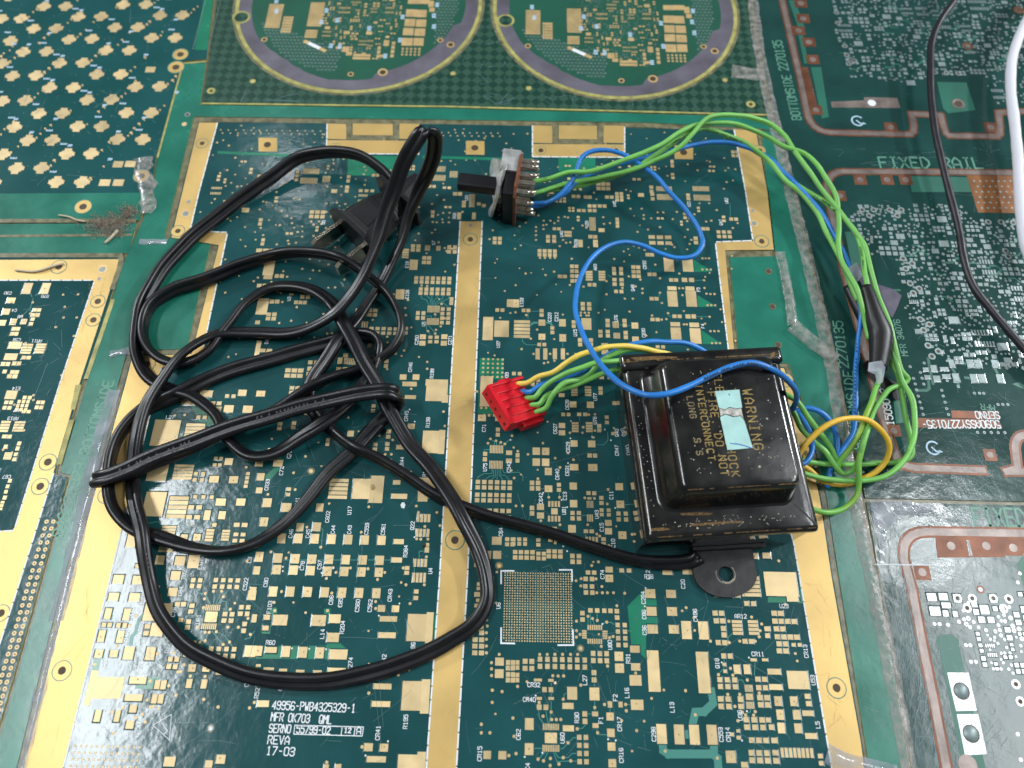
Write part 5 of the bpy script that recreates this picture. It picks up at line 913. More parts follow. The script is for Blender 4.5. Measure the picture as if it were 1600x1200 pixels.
mb = MB(); write_px(mb, 1524, 821, 1690, 824, 'FIXED RAIL', 27, 0.05); mb.obj('rail_lettering', M['print_g'], bp)
mb = MB()
for P in ([(1367,882),(1462,883)],): mb.ribbon([Vector((*px_poly([q])[0], 0)) for q in P], 0.35, 0.08)
mb.obj('white_line', M['silk'], bp)
plate_px('copper_pour', C(1380,780,[(1190/1.667,0)]) if False else [(1597,870),(1588,882),(1597,908),(1602,930),(1640,930),(1640,870)], M['trace_rt'], bp, 0.001, 0.018)
scratches(bp, [(1375,800),(1420,840),(1470,1190),(1430,1190)], 160, M['scratch'], 3, 20, (0.03, 0.11), ang=1.2); scratches(bp, [(1430,890),(1590,890),(1590,1190),(1490,1190)], 120, M['scratch'], 2, 16, (0.03, 0.1)); scratches(bp, [(1400,790),(1590,800),(1590,830),(1420,828)], 40, M['scratch'], 2, 16, (0.04, 0.12))

# ---------------------------------------------------------------- strips of clear tape and hardened glue over the seams
def strip(name, L, w, z, material, label, cat, group=None, rough=0.22, thick=0.12, step=2.0):
    """ragged flat strip along px points; w px"""
    P = catmull([[*U(x, y)] for x, y in L], step); mb = MB(); vs_ = []
    for i, p in enumerate(P):
        a = Vector(P[max(0, i-1)]); b = Vector(P[min(len(P)-1, i+1)]); d = (b - a).normalized(); n = Vector((-d.y, d.x, 0)); ww = w/2
        l, r = ww*(1 + rnd.uniform(-rough, rough)*0.5), ww*(1 + rnd.uniform(-rough, rough)*0.5); q = Vector(p)
        h = z + thick*(1 + rnd.uniform(-rough, rough))
        for s, zz in ((l, z), (l*.82, h), (l*.1, h*1.15), (-r*.82, h), (-r, z)): vs_.append((q.x + n.x*s, q.y + n.y*s, zz))
    fs = [(5*i+k, 5*i+k+1, 5*i+k+6, 5*i+k+5) for i in range(len(P)-1) for k in range(4)]
    mb.add(vs_, fs); o = mb.obj(name, material, None, True); return tag(o, label, cat, group)
strip('glue_seam', [(1172,-60),(1176,0),(1190,100),(1212,200),(1238,310),(1268,430),(1297,560),(1320,700),(1340,800),(1362,900),(1385,1010),(1408,1130),(1420,1200),(1440,1290)], 4.4, 0.06, M['glue'], 'long greyish strip of hardened clear glue along the seam beside the right-hand panels', 'glue strip')
strip('glue_seam', [(1143,112),(1175,116),(1195,117)], 6.5, 0.22, M['glue'], 'short grey tape end sticking out from the seam by the right round board', 'tape')
strip('peeled_tape', [(1218,395),(1228,440),(1234,475),(1238,510)], 3.4, 0.25, M['glue'], 'curled translucent tape strip beside the three drilled holes of the rail', 'tape', thick=0.6)
strip('peeled_tape', [(1237,510),(1258,528),(1282,545),(1305,563)], 5.0, 0.5, M['glue'], 'frayed translucent tape end lying across the glue seam near the transformer', 'tape', thick=1.0)
strip('clear_tape', [(1290,1178),(1320,1192),(1350,1200),(1400,1212)], 5.0, 0.3, M['film'], 'torn clear tape at the foot of the right gold border', 'tape', thick=0.4)
strip('clear_tape', [(178,610),(158,680),(135,775),(108,890),(88,970)], 4.2, 0.08, M['film'], 'glossy clear tape strip along the rail lettered BOTTOMSIDE', 'tape', thick=0.2)
strip('clear_tape', [(84,985),(60,1090),(40,1180),(25,1240)], 2.6, 0.08, M['film'], 'narrow crinkled clear tape at the bottom of the left gold border', 'tape', thick=0.35, rough=0.8)
strip('clear_tape', [(225,248),(226,275),(232,300),(228,335)], 5.5, 0.15, M['glue'], 'crumpled grey tape scrap by the bottom corner of the cross-pad board', 'tape', thick=0.5, rough=0.9)
strip('clear_tape', [(172,553),(200,549),(208,550)], 2.5, 0.1, M['film'], 'small clear tape piece below the big left notch', 'tape', thick=0.2, rough=0.8)
strip('clear_tape', [(218,378),(262,378)], 2.0, 0.1, M['film'], 'small glossy clear tape above the big left notch', 'tape', thick=0.3, rough=0.8)
# big crinkled clear film on the lower right
def sheet(name, poly, z, material, label, cat, amp=0.35, cell=1.1):
    pl = px_poly(poly); xs = [q[0] for q in pl]; ys = [q[1] for q in pl]; nx = int((max(xs)-min(xs))/cell)+1; ny = int((max(ys)-min(ys))/cell)+1
    r = random.Random(3); ph = [(r.uniform(0, 6.28), r.uniform(.1, .8), r.uniform(.1, .8)) for _ in range(6)]; idx = {}; vs_ = []; fs = []
    for j in range(ny+1):
        for i in range(nx+1):
            x, y = min(xs)+i*cell, min(ys)+j*cell
            if inside((x, y), pl): idx[i, j] = len(vs_); vs_.append((x, y, z + amp*sum(abs(math.sin(a + b*x + c*y)) for a, b, c in ph)/6))
    for j in range(ny):
        for i in range(nx):
            k = [(i, j), (i+1, j), (i+1, j+1), (i, j+1)]
            if all(q in idx for q in k): fs.append(tuple(idx[q] for q in k))
    return tag(mesh_obj(name, vs_, fs, material, None, True), label, cat)
sheet('clear_film', [(1352,778),(1470,786),(1462,798),(1400,818),(1385,838),(1380,880),(1375,884),(1368,840)], 0.1, M['film'], 'crinkled shiny clear film bridging the seam above the scratched panel', 'tape', 0.9, 0.7)

# ================================================================ transformer
TA = math.radians(4.6); TO = Vector((35.4, 37.9, 0)); TX = Vector((math.cos(TA), math.sin(TA), 0)); TY = Vector((-math.sin(TA), math.cos(TA), 0))
def TL(u, v, z): return TO + TX*u + TY*v + Vector((0, 0, z))
tr = thing('transformer', 'black enamelled transformer with gold WARNING stencil and torn turquoise label', 'transformer', tuple(TL(22.6, 26, 0)))
def rrect(u0, u1, v0, v1, r, n=5):
    P = []
    for cx, cy, a0 in ((u1-r, v0+r, -90), (u1-r, v1-r, 0), (u0+r, v1-r, 90), (u0+r, v0+r, 180)):
        for i in range(n+1):
            a = math.radians(a0 + 90*i/n); P.append((cx + r*math.cos(a), cy + r*math.sin(a)))
    return P
def loft(rings, cap=True, base=False):
    n = len(rings[0][0]); V = []; Fc = []
    for P, z in rings: V += [TL(u, v, z) for u, v in P]
    for k in range(len(rings)-1): Fc += [(k*n+i, k*n+(i+1) % n, (k+1)*n+(i+1) % n, (k+1)*n+i) for i in range(n)]
    if cap: Fc.append(tuple((len(rings)-1)*n + i for i in range(n)))
    if base: Fc.append(tuple(range(n))[::-1])
    return V, Fc
W_, D_ = 45.2, 52.2
V, Fc = loft([(rrect(0.7, W_-0.7, 0.7, D_-0.7, 0.5), z) for z in (0.05, 19.0)], True, True); mesh_obj('core', V, Fc, M['enamel_m'], tr)
def inset(d, r): return rrect(d, W_-d, d, D_-d, r)
V, Fc = loft([(inset(0.15, 1.0), 17.6), (inset(0.0, 1.0), 19.6), (inset(0.25, 1.0), 20.5), (inset(0.9, 1.2), 21.1), (inset(1.8, 1.4), 21.3), (inset(3.4, 1.6), 21.35)]); fl = mesh_obj('flange', V, Fc, M['enamel'], tr, True)
def bell(t, z, r): 
    a = (4.8, 39.8, 7.4, 47.6); b = (8.6, 38.2, 9.8, 45.4)
    return (rrect(*[a[i] + (b[i]-a[i])*t for i in range(4)], r, 6), z)
V, Fc = loft([bell(-.22, 21.36, 3.6), bell(-.06, 21.55, 3.4), bell(0.1, 22.3, 3.0), bell(.35, 25.0, 2.8), bell(.68, 29.2, 2.6), bell(.82, 30.6, 2.6), bell(.96, 31.25, 2.5), bell(1.18, 31.62, 2.3), bell(1.5, 31.7, 2.0)]); mesh_obj('end_bell', V, Fc, M['enamel'], tr, True)
V, Fc = loft([(rrect(-0.7, W_+0.5, D_-4.4, D_+0.6, 0.9), 16.0), (rrect(-0.7, W_+0.5, D_-4.4, D_+0.6, 0.9), 21.6), (rrect(-0.3, W_+0.1, D_-4.0, D_+0.2, 0.9), 22.5), (rrect(0.6, W_-0.8, D_-3.2, D_-0.7, 0.6), 22.75)], True, True); mesh_obj('clamp_strap', V, Fc, M['enamel'], tr, True)
mb = MB(); k = [(-0.15, 1.2), (0.75, 1.2), (0.55, D_-4.6), (-0.35, D_-4.6)]; mb.add([TL(u, v, 15.2) for u, v in k] + [TL(u, v, 17.5) for u, v in k], [(4,5,6,7),(0,1,5,4),(1,2,6,5),(2,3,7,6),(3,0,4,7),(3,2,1,0)]); mb.obj('side_strap', M['enamel'], tr)
# mounting lug bent out at the front
def to_uv(p): q = p - TO; return q.dot(TX), q.dot(TY)
c = to_uv(U(1133.5, 897, 1.0)); l = to_uv(U(1079, 866, 1.0)); r = to_uv(U(1176, 866, 1.0)); rad = (r[0]-l[0])/2; cu = (r[0]+l[0])/2; n = 24
out = [(cu - rad, 0.3)] + [(cu + rad*math.cos(math.pi + math.pi*i/n), c[1] + rad*math.sin(math.pi + math.pi*i/n)*0.72) for i in range(n+1)] + [(cu + rad, 0.3)]
hole = [(c[0] + 2.05*math.cos(2*math.pi*i/28), c[1] + 2.05*math.sin(2*math.pi*i/28)) for i in range(28)]
bm = bmesh.new()
vo = [bm.verts.new(TL(u, v, 1.5)) for u, v in out]; vh = [bm.verts.new(TL(u, v, 1.5)) for u, v in hole]
for L_ in (vo, vh):
    for i in range(len(L_)): bm.edges.new((L_[i], L_[(i+1) % len(L_)]))
bmesh.ops.triangle_fill(bm, edges=bm.edges[:], use_beauty=True)
ex = bmesh.ops.extrude_face_region(bm, geom=bm.faces[:]); bmesh.ops.translate(bm, verts=[v for v in ex['geom'] if isinstance(v, bmesh.types.BMVert)], vec=(0, 0, -1.2))
bmesh.ops.recalc_face_normals(bm, faces=bm.faces[:]); me = bpy.data.meshes.new('mounting_lug'); off = tr.matrix_world.translation
for v in bm.verts: v.co = v.co * MM - off
bm.to_mesh(me); bm.free(); me.materials.append(M['lug']); link(bpy.data.objects.new('mounting_lug', me), tr)
mb = MB(); k = [(cu - rad, -0.25), (cu + rad*1.35, -0.25), (cu + rad*1.35, 0.6), (cu - rad, 0.6)]; mb.add([TL(u, v, 0.3) for u, v in k] + [TL(u, v, 4.6) for u, v in k], [(4,5,6,7),(0,1,5,4),(1,2,6,5),(2,3,7,6),(3,0,4,7)]); mb.obj('lug_bend', M['lug'], tr)
ZT = 31.72
mb = MB(); n0 = 0
write_px(mb, 1160.5, 608.8, 1178.5, 704, 'WARNING', 13.5, 0.02, 0.30, 0, ZT)
write_px(mb, 1105, 613, 1127, 744, 'FIRE. DO NOT', 11, 0.02, 0.26, 0, ZT); write_px(mb, 1114, 583, 1144, 746, 'ELECTRIC SHOCK', 11, 0.02, 0.26, 0, ZT); write_px(mb, 1086, 601, 1107, 720, 'INTERCONNECT', 10, 0.02, 0.26, 0, ZT)
mb.obj('stencil_lettering', M['silk_y'], tr)
mb = MB(); write_px(mb, 1073, 620, 1089, 712, 'LONG   S S', 9, 0.02, 0.3, 0, ZT); mb.obj('faded_lettering', M['silk_f'], tr)
def top_px(pts, z=ZT): return [(U(x, y, z).x, U(x, y, z).y) for x, y in pts]
lab = bpy.data.objects.new('label', None); lab.location = U(1145, 655, ZT)*MM - off; lab.empty_display_size = 0.005; link(lab, tr); bpy.context.view_layer.update(); lab['label'] = 'torn pale turquoise label with a blue pen stroke'
mb = MB(); mb.poly(top_px([(1116.8,611.5),(1155,609),(1159.5,637),(1150,638.5),(1140,636),(1132,640),(1123,637)]), ZT+.02, ZT+.12); mb.poly(top_px([(1125,651.6),(1134,648),(1145,652),(1157,650.5),(1163,658),(1176,700),(1136.5,703.5)]), ZT+.02, ZT+.12); mb.obj('label_paper', M['label'], lab)
mb = MB(); mb.poly(top_px([(1124,638),(1132,641),(1141,637),(1151,639.5),(1158,638),(1162,656),(1157,649),(1146,650.5),(1134,646.5),(1126,650)]), ZT+.015, ZT+.06); mb.obj('torn_fibre', M['label_torn'], lab)
mb = MB(); mb.ribbon([U(*q, ZT) for q in [(1141,693),(1152,694),(1164,697),(1174,700.5)]], 0.28, ZT+.13, 0, .002); mb.ribbon([U(*q, ZT) for q in [(1139,615.5),(1139.5,618)]], 0.25, ZT+.13); mb.obj('pen_stroke', M['pen'], lab)
rw = random.Random(5); mb = MB()
for k in range(200):
    if k < 130: u, v, z = rw.uniform(11, 36), rw.uniform(13, 43), 31.73
    elif k < 172: u, v, z = rw.uniform(4, 42), rw.uniform(2.2, 5.0), 21.38
    else: u, v, z = rw.uniform(1.8, 3.4), rw.uniform(6, 46), 21.38
    p = TL(u, v, z); s = rw.uniform(0.05, 0.2) * (1.8 if rw.random() < 0.1 else 1); mb.disc(p.x, p.y, s, z + 0.004*(k % 5), 6)
for k in range(14):
    u, v, z = rw.uniform(10, 37), rw.uniform(2.0, 5.2), 21.4; p = TL(u, v, z); a = rw.uniform(0, 3.1); mb.ribbon([p, p + Vector((math.cos(a), math.sin(a), 0))*rw.uniform(.4, 1.6)], 0.1, z + 0.02)
tag(mb.obj('dust_specks', M['dust'], tr), kind='stuff')
mb = MB()      # paint rubbed through along the stamped edges
def rub(a, b, n, w):
    for k in range(n):
        t0 = rw.random(); L = rw.uniform(.01, .07); p, q = a.lerp(b, t0), a.lerp(b, min(1, t0 + L)); mb.ribbon([p, q], w*rw.uniform(.4, 1.2), p.z, 0); 
rub(TL(9.0, 9.9, 31.50), TL(37.6, 9.9, 31.50), 26, 0.22); rub(TL(9.1, 10.5, 31.50), TL(9.1, 45, 31.50), 16, 0.2); rub(TL(1.0, 0.7, 21.12), TL(44, 0.7, 21.12), 34, 0.25); rub(TL(0.7, 1, 21.12), TL(0.7, 46, 21.12), 22, 0.2); rub(TL(44.4, 1, 21.12), TL(44.4, 46, 21.12), 14, 0.2); rub(TL(0, 50, 22.78), TL(44, 50, 22.78), 30, 0.4)
tag(mb.obj('edge_wear', M['rust'], tr), kind='stuff')
mb = MB()
for k in range(5):
    a0 = rw.uniform(0, 6.2); P = [TL(c[0] + (2.3 + .12*k)*math.cos(a0 + i*.25), c[1] + (2.3 + .12*k)*math.sin(a0 + i*.25), 1.5) for i in range(7)]; mb.ribbon(P, 0.16, 1.515 + k*.004, 0, .0006)
tag(mb.obj('washer_marks', M['dust'], tr), kind='stuff')
def blot(pts, z, k):
    mb = MB(); mb.poly(top_px(pts, z), z, z + 0.02 + k*0.004); mb.obj('rust_stain', M['rust'], tr)
blot([(1062,802),(1088,800.5),(1114,801.5),(1112,804.5),(1086,805.5),(1064,805)], 21.45, 0); blot([(1078,819),(1120,815),(1160,814),(1158,817),(1110,820),(1082,822)], 21.42, 1); blot([(1016,826),(1036,824),(1048,827),(1034,829.5),(1017,829.5)], 21.42, 2)
blot([(985,558.5),(1030,556),(1060,557.5),(1056,560),(1010,563),(992,564)], 22.8, 0); blot([(1203,552),(1211,549.5),(1211,556),(1203,561)], 22.8, 1); blot([(978,562),(983,560.5),(985,565),(980,567)], 22.8, 2)
mb = MB()
for P in ([TL(40.0, 7.0, 21.42), TL(44.2, 1.4, 21.42)], ): mb.ribbon(P, 0.45, 21.43)
mb.obj('corner_seam', M['ink'], tr)

# ================================================================ mains cord with plug
cordt = thing('power_cord', 'black two-core power cord in tangled loops with a moulded two-blade plug', 'power cord', (U(450, 650).x, U(450, 650).y, 0))
CP = [  # px x, px y, z mm, roll (0 flat, 90 on edge)
(634,298,9,60),(618,290,9.5,70),(600,268,10,80),(575,250,9.5,85),(545,239,8.5,85),(505,238,7,80),(465,248,5.5,70),(420,279,4,55),(350,330,2.6,45),(290,380,2.4,45),(243,436,2.6,55),(216,495,2.9,80),(213,550,2.9,80),(232,589,2.2,50),(262,607,1.9,40),(305,621,3.0,55),(338,650,3.2,70),(356,686,3.2,70),(388,711,2.8,60),(430,708,3.0,40),(470,682,4.0,20),(505,660,4.8,10),(540,632,4.4,10),(568,600,3.4,25),(587,566,2.9,60),(594,540,3.0,85),(584,525,3.0,85),(560,523,2.4,60),(520,534,1.9,30),(465,549,1.6,20),(400,567,1.6,15),(330,590,1.8,25),(275,617,2.8,50),(228,638,2.4,60),(192,672,2.8,85),(173,715,2.9,90),(169,760,2.9,90),(180,799,2.8,80),(206,824,2.4,55),(245,838,1.9,40),(300,856,2.2,60),(350,860,2.4,70),(400,848,2.2,55),(440,822,1.9,40),(478,783,1.8,35),(515,738,1.7,25),(553,703,1.6,15),(590,663,1.6,5),(613,640,1.8,0),(623,628,4.5,0),(624,618,8.6,0),(612,611,11.2,5),(575,613,11.0,15),(500,628,9.6,20),(400,656,8.6,22),(300,690,7.6,20),(200,731,7.0,12),(162,746,6.8,0),(148,749.5,5.8,0),(152,751,3.9,0),(172,747,3.6,5),(230,727,4.3,20),(300,701,4.2,45),(370,668,4.0,65),(437,636,4.2,85),(490,602,4.8,85),(530,585,3.4,80),(562,576,2.6,75),(595,560,2.8,80),(617,542,3.2,88),(627,512,3.4,90),(619,482,3.6,90),(597,450,4.6,90),(560,420,6.0,90),(525,402,7.6,90),(475,394,5.0,90),(430,398,3.2,85),(380,413,2.8,75),(325,435,2.6,60),(272,452,2.7,70),(234,480,2.9,85),(223,513,2.9,90),(231,544,2.9,85),(256,563,2.6,60),(290,565,2.4,45),(325,548,2.4,45),(352,513,2.4,50),(385,472,2.4,50),(420,450,2.4,40),(457,446,2.8,40),(490,454,3.2,35),(518,474,3.2,30),(540,510,6.4,20),(562,552,7.4,15),(590,602,6.8,15),(610,642,5.2,20),(637,690,3.2,25),(670,728,3.0,25),(700,770,4.6,25),(724,812,4.6,25),(747,858,2.6,30),(760,905,2.3,45),(760,940,2.3,50),(740,976,2.2,45),(700,1003,2.0,35),(640,1031,1.8,25),(575,1053,1.8,25),(500,1064,1.9,35),(420,1062,2.0,40),(340,1037,2.1,40),(288,1007,2.1,40),(252,963,2.1,35),(234,912,2.2,30),(222,838,4.6,25),(211,787,3.4,25),(208,740,1.5,20),(214,678,4.4,20),(230,630,5.0,30),(256,588,4.8,40),(290,548,4.8,45),(338,523,3.2,40),(400,519,2.4,30),(450,520,2.6,30),(487,511,4.4,35),(520,491,7.2,35),(547,463,9.0,35),(575,416,13,40),(595,360,19,38),(610,312,25,25),(626,266,32,8),(645,228,38,0),(662,206,41,0),(677,209,40,0),(679,232,34,0),(669,266,26,0),(653,301,18,-15),(637,340,11,-35),(622,390,5.5,-50),(598,438,2.6,-45),(560,495,2.0,-30),(530,531,4.6,-15),(505,568,3.0,-10),(490,592,1.8,-15),(483,620,1.7,-30),(492,645,1.6,-40),(520,675,2.8,-70),(552,698,5.0,-78),(590,716,4.0,-78),(640,747,2.9,-78),(690,778,2.4,-76),(735,797,2.4,-76),(800,816,2.5,-78),(870,836,2.5,-78),(935,858,2.5,-76),(990,874,2.4,-70),(1040,880,2.4,-55),(1080,876,2.6,-40),(1092,868,3.0,0)]
seg = []
rc, sp = 1.18, 1.24                                # core radius, half spacing
for i in range(9): a = math.radians(-152 + 304*i/8); seg.append((sp + rc*math.cos(a), rc*math.sin(a)))
for i in range(9): a = math.radians(28 + 304*i/8); seg.append((-sp + rc*math.cos(a), rc*math.sin(a)))
PW = [[*U(x, y, z), r] for x, y, z, r in CP]
S = wobble(catmull(PW, 1.1), 0.12, 77); V, Fc = sweep(S, seg, wide=lambda i, p: 0.0 if i < len(S)*0.6 else max(0.0, min(1.0, (p.z - 14)/12)))      # the free-standing loop shows its flat side
mesh_obj('cord', V, Fc, M['cord'], cordt, True)
# embossed print along the cord: short pale dashes of lettering
mb = MB()
# moulded plug, lying on the board, blades towards the lower left
PF = U(545, 369, 7.0); PB = U(632, 303, 7.5); ax = (PB - PF); ax.z = 0; PLn = ax.length; ax.normalize(); sd = Vector((-ax.y, ax.x, 0)); PF = PF + ax*2.2; PB.z = PF.z = 0
def PP(a, s, z): return PF + ax*a + sd*s + Vector((0, 0, z))
plug = bpy.data.objects.new('plug', None); plug.empty_display_size = 0.01; plug.location = PF*MM - cordt.matrix_world.translation; link(plug, cordt); bpy.context.view_layer.update()
def box_sections(secs, r=0.25):
    V = []; Fc = []
    for a, w, z0, z1 in secs:
        c = (z1-z0)*r; q = [(-w, z0+c), (-w+c, z0), (w-c, z0), (w, z0+c), (w, z1-c), (w-c, z1), (-w+c, z1), (-w, z1-c)]; V += [PP(a, s, z) for s, z in q]
    n = 8
    for k in range(len(secs)-1): Fc += [(k*n+i, k*n+(i+1) % n, (k+1)*n+(i+1) % n, (k+1)*n+i) for i in range(n)]
    return V, Fc + [tuple(range(n))[::-1], tuple((len(secs)-1)*n+i for i in range(n))]
V, Fc = box_sections([(0, 10.6, 0.6, 11.6), (1.6, 10.4, 0.6, 11.8), (1.9, 9.0, 1.4, 11.2), (6, 8.6, 1.3, 11.6), (10, 7.8, 1.4, 11.8), (14, 6.6, 1.6, 11.6), (18, 5.4, 2.0, 11.0), (19.3, 5.0, 2.4, 10.6)], 0.36); mesh_obj('plug_body', V, Fc, M['plug'], plug)
V, Fc = box_sections([(-0.9, 11.4, 0.2, 12.4), (0.5, 11.4, 0.2, 12.4)], 0.3); mesh_obj('plug_face', V, Fc, M['plug'], plug)
V, Fc = box_sections([(19.0, 10.6, 0.8, 11.6), (20.4, 10.6, 0.8, 11.6)], 0.2); mesh_obj('grip_flange', V, Fc, M['plug'], plug)
V, Fc = box_sections([(20.4, 5.0, 3.0, 11.4), (24.5, 3.8, 4.5, 11.6), (29.0, 3.0, 6.2, 11.6)], 0.3); mesh_obj('strain_relief', V, Fc, M['plug'], plug)
for i in range(5):
    a = 12.2 + i*1.3; V, Fc = box_sections([(a, 7.4 - i*.42, 1.4, 12.0 - i*.12), (a + .6, 7.25 - i*.42, 1.4, 11.95 - i*.12)], 0.36); mesh_obj('grip_rib', V, Fc, M['plug'], plug)
V, Fc = box_sections([(3.2, 4.6, 11.0, 11.9), (9.2, 4.0, 11.0, 12.1)], 0.3); mesh_obj('raised_panel', V, Fc, M['plug'], plug)
for s in (6.35, -6.35):
    V = []; 
    for a, ww in ((-0.8, 2.9), (-11.0, 2.9), (-12.8, 2.0)):
        V += [PP(a, s - .75, 4.6 - ww), PP(a, s + .75, 4.6 - ww), PP(a, s + .75, 4.6 + ww), PP(a, s - .75, 4.6 + ww)]
    mesh_obj('blade', V, [(4*k+i, 4*k+(i+1) % 4, 4*k+4+(i+1) % 4, 4*k+4+i) for k in range(2) for i in range(4)] + [(0,1,2,3), (11,10,9,8)], M['blade'], plug)

# ================================================================ rotary switch
SA = U(717, 284, 9.0); SB = U(787, 292.5, 9.0); sx = (SB - SA).normalized(); sy = Vector((-sx.y, sx.x, 0)).normalized()
sw = thing('rotary_switch', 'small rotary switch with black shaft, steel bracket and brown wafer of soldered lugs', 'switch', (SB.x, SB.y, 0))
def SP(a, t, z): return SB + sx*a + sy*t + Vector((0, 0, z))       # z relative to shaft axis at 9 mm
n = 20; V = []; Fc = []
for a, r in ((-15.6, 2.7), (-15.2, 3.05), (0.3, 3.05)):
    for i in range(n):
        q = 2*math.pi*i/n; t, z = r*math.cos(q), min(r*math.sin(q), 1.9); V.append(SP(a, t, z))
for k in range(2): Fc += [(k*n+i, k*n+(i+1) % n, (k+1)*n+(i+1) % n, (k+1)*n+i) for i in range(n)]
mesh_obj('shaft', V, Fc + [tuple(range(n))[::-1], tuple(2*n+i for i in range(n))], M['plug'], sw)
def prism(poly, a0, a1, material, name, parent=sw, bend=None):
    n = len(poly); V = [SP(a0 + (bend(t, z) if bend else 0), t, z) for t, z in poly] + [SP(a1 + (bend(t, z) if bend else 0), t, z) for t, z in poly]
    return mesh_obj(name, V, [tuple(range(n))[::-1], tuple(range(n, 2*n))] + [(i, (i+1) % n, n+(i+1) % n, n+i) for i in range(n)], material, parent)
plate_out = []
for i in range(40):
    q = 2*math.pi*i/40; r = 9.4 + 0.9*math.cos(3*q + 0.4); plate_out.append((r*math.cos(q)*1.04, max(-8.8, r*math.sin(q))))
prism(plate_out, -0.2, 0.7, M['steel'], 'front_plate', bend=lambda t, z: (-2.6*(max(0, t)/9)**1.2 - 1.3*(max(0, -t)/9)**2 + 0.9*math.sin(t*0.5) + 0.20*(z - 9)))
prism([(-4, -4), (4, -4), (4.6, 0), (4, 4), (-4, 4), (-4.6, 0)], -1.6, -0.2, M['steel'], 'bushing')
prism([(-8.6, -8.4), (8.6, -8.4), (8.6, 7.6), (-8.6, 7.6)], 0.9, 4.4, M['plug'], 'body')
prism([(-9.0, -8.6), (9.2, -8.6), (9.6, 6.5), (6.5, 9.2), (-6.5, 9.2), (-9.2, 6.5)], 4.4, 5.3, M['wafer'], 'wafer')
mb = MB()      # steel strap folded over the far side
for (a0, a1, t0, t1, z0, z1) in ((-2.0, 5.2, 8.9, 9.6, -6, 7.2), (-1.4, 4.6, 0.5, 9.4, 7.4, 8.3)):
    v = [SP(a, t, z) for z in (z0, z1) for a, t in ((a0, t0), (a1, t0), (a1, t1), (a0, t1))]; mb.add(v, [(4,5,6,7),(0,1,5,4),(1,2,6,5),(2,3,7,6),(3,0,4,7),(3,2,1,0)])
mb.obj('strap', M['steel'], sw)
LUG = []
for row, (z, ts) in enumerate([(6.4, (-6.0, -2.6, 0.8, 4.2, 7.0)), (2.6, (-7.4, -3.8, -.4, 3.2, 6.6)), (-1.6, (-7.2, -3.4, .4, 4.0, 7.2)), (-5.4, (-5.5, -1.5, 2.5, 6.2))]):
    for t in ts:
        t += rnd.uniform(-.5, .5); LUG.append((t, z)); prism([(t-.85, z-.3), (t+.85, z-.3), (t+.85, z+.3), (t-.85, z+.3)], 5.3, 10.6 + rnd.uniform(-1.9, 1.2), M['solder'], 'lug')
        if rnd.random() < 0.75:
            p = SP(9.9, t, z + .2); n = 10; V = []; Fc = []
            for j in range(6):
                f = math.pi*j/5
                for i in range(n): g_ = 2*math.pi*i/n; V.append(p + Vector((1.3*math.cos(f)*1.1, 0.95*math.sin(f)*math.cos(g_), 0.85*math.sin(f)*math.sin(g_))))
            for j in range(5): Fc += [(j*n+i, j*n+(i+1) % n, (j+1)*n+(i+1) % n, (j+1)*n+i) for i in range(n)]
            mesh_obj('solder_joint', V, Fc, M['solder'], sw, True)

# ================================================================ red five-way connector
Z1 = 6.6; CA, CB, CC, CD = U(763.6, 602, Z1), U(818, 594, Z1-.6), U(868, 650, Z1-.6), U(799, 661, Z1)
CA, CD = U(763.6, 602, 9.4), U(799, 660, 9.4); ux = (CD - CA).normalized(); hx = Vector((-ux.y, ux.x, 0)); LN = (CD - CA).dot(ux); DP = 13.4
TI = math.radians(27); vx = hx*math.cos(TI) - Vector((0, 0, math.sin(TI))); nx = hx*math.sin(TI) + Vector((0, 0, math.cos(TI)))      # tipped: the wire end rests on the board
con = thing('wire_connector', 'bright red five-way crimp connector with ribbed top and five wires', 'connector', tuple(Vector((CA.x, CA.y, 0)) + ux*LN/2 + hx*DP/2))
CO = CA - nx*6.6*0.80
def CPt(u, v, z): return CO + ux*u + vx*v + nx*(z*0.80)
def cbox(name, u0, u1, v0, v1, z0, z1, material, parent=con, tz=0.0, ch=0.0):
    V = [CPt(u, v, z + (tz if v == v1 and z == z1 else 0)) for z in (z0, z1) for u, v in ((u0, v0), (u1, v0), (u1, v1), (u0, v1))]
    o = mesh_obj(name, V, [(4,5,6,7),(0,1,5,4),(1,2,6,5),(2,3,7,6),(3,0,4,7),(3,2,1,0)], material, parent)
    md = o.modifiers.new('edge', 'BEVEL'); md.width = 0.18*MM; md.segments = 2; return o
PT = LN/5
cbox('housing', -0.2, LN+0.2, 0, DP-2.6, 0.9, 5.4, M['red'], tz=-0.1)
cbox('front_lip', -0.3, LN+0.3, -0.4, 1.2, 0.8, 6.6, M['red'])
cbox('end_wall', -0.35, 0.55, 0.8, DP+0.3, 0.9, 6.5, M['red'], tz=-.5); cbox('end_wall', LN-.55, LN+0.5, 0.8, DP+0.6, 0.9, 6.5, M['red'], tz=-.5)
for i in range(5):
    if i: cbox('rib', i*PT-.62, i*PT+.62, 1.2, DP-0.2, 4.9, 6.35, M['red'], tz=-.45)
    cbox('contact_opening_shade', i*PT+PT*.5-.5, i*PT+PT*.5+.5, -0.46, -0.2, 2.4, 3.9, M['red_dk'])  # thin solid block, dark red in place of the opening's shade
cbox('rear_shelf', 0.3, LN-.3, DP-2.7, DP+0.2, 0.9, 3.6, M['red']); cbox('polarizing_key', LN+.2, LN+1.7, 5.2, DP-.4, 0.1, 3.8, M['red']); cbox('polarizing_key', -1.3, -.2, 5.0, 9.0, 2.6, 5.4, M['red'])

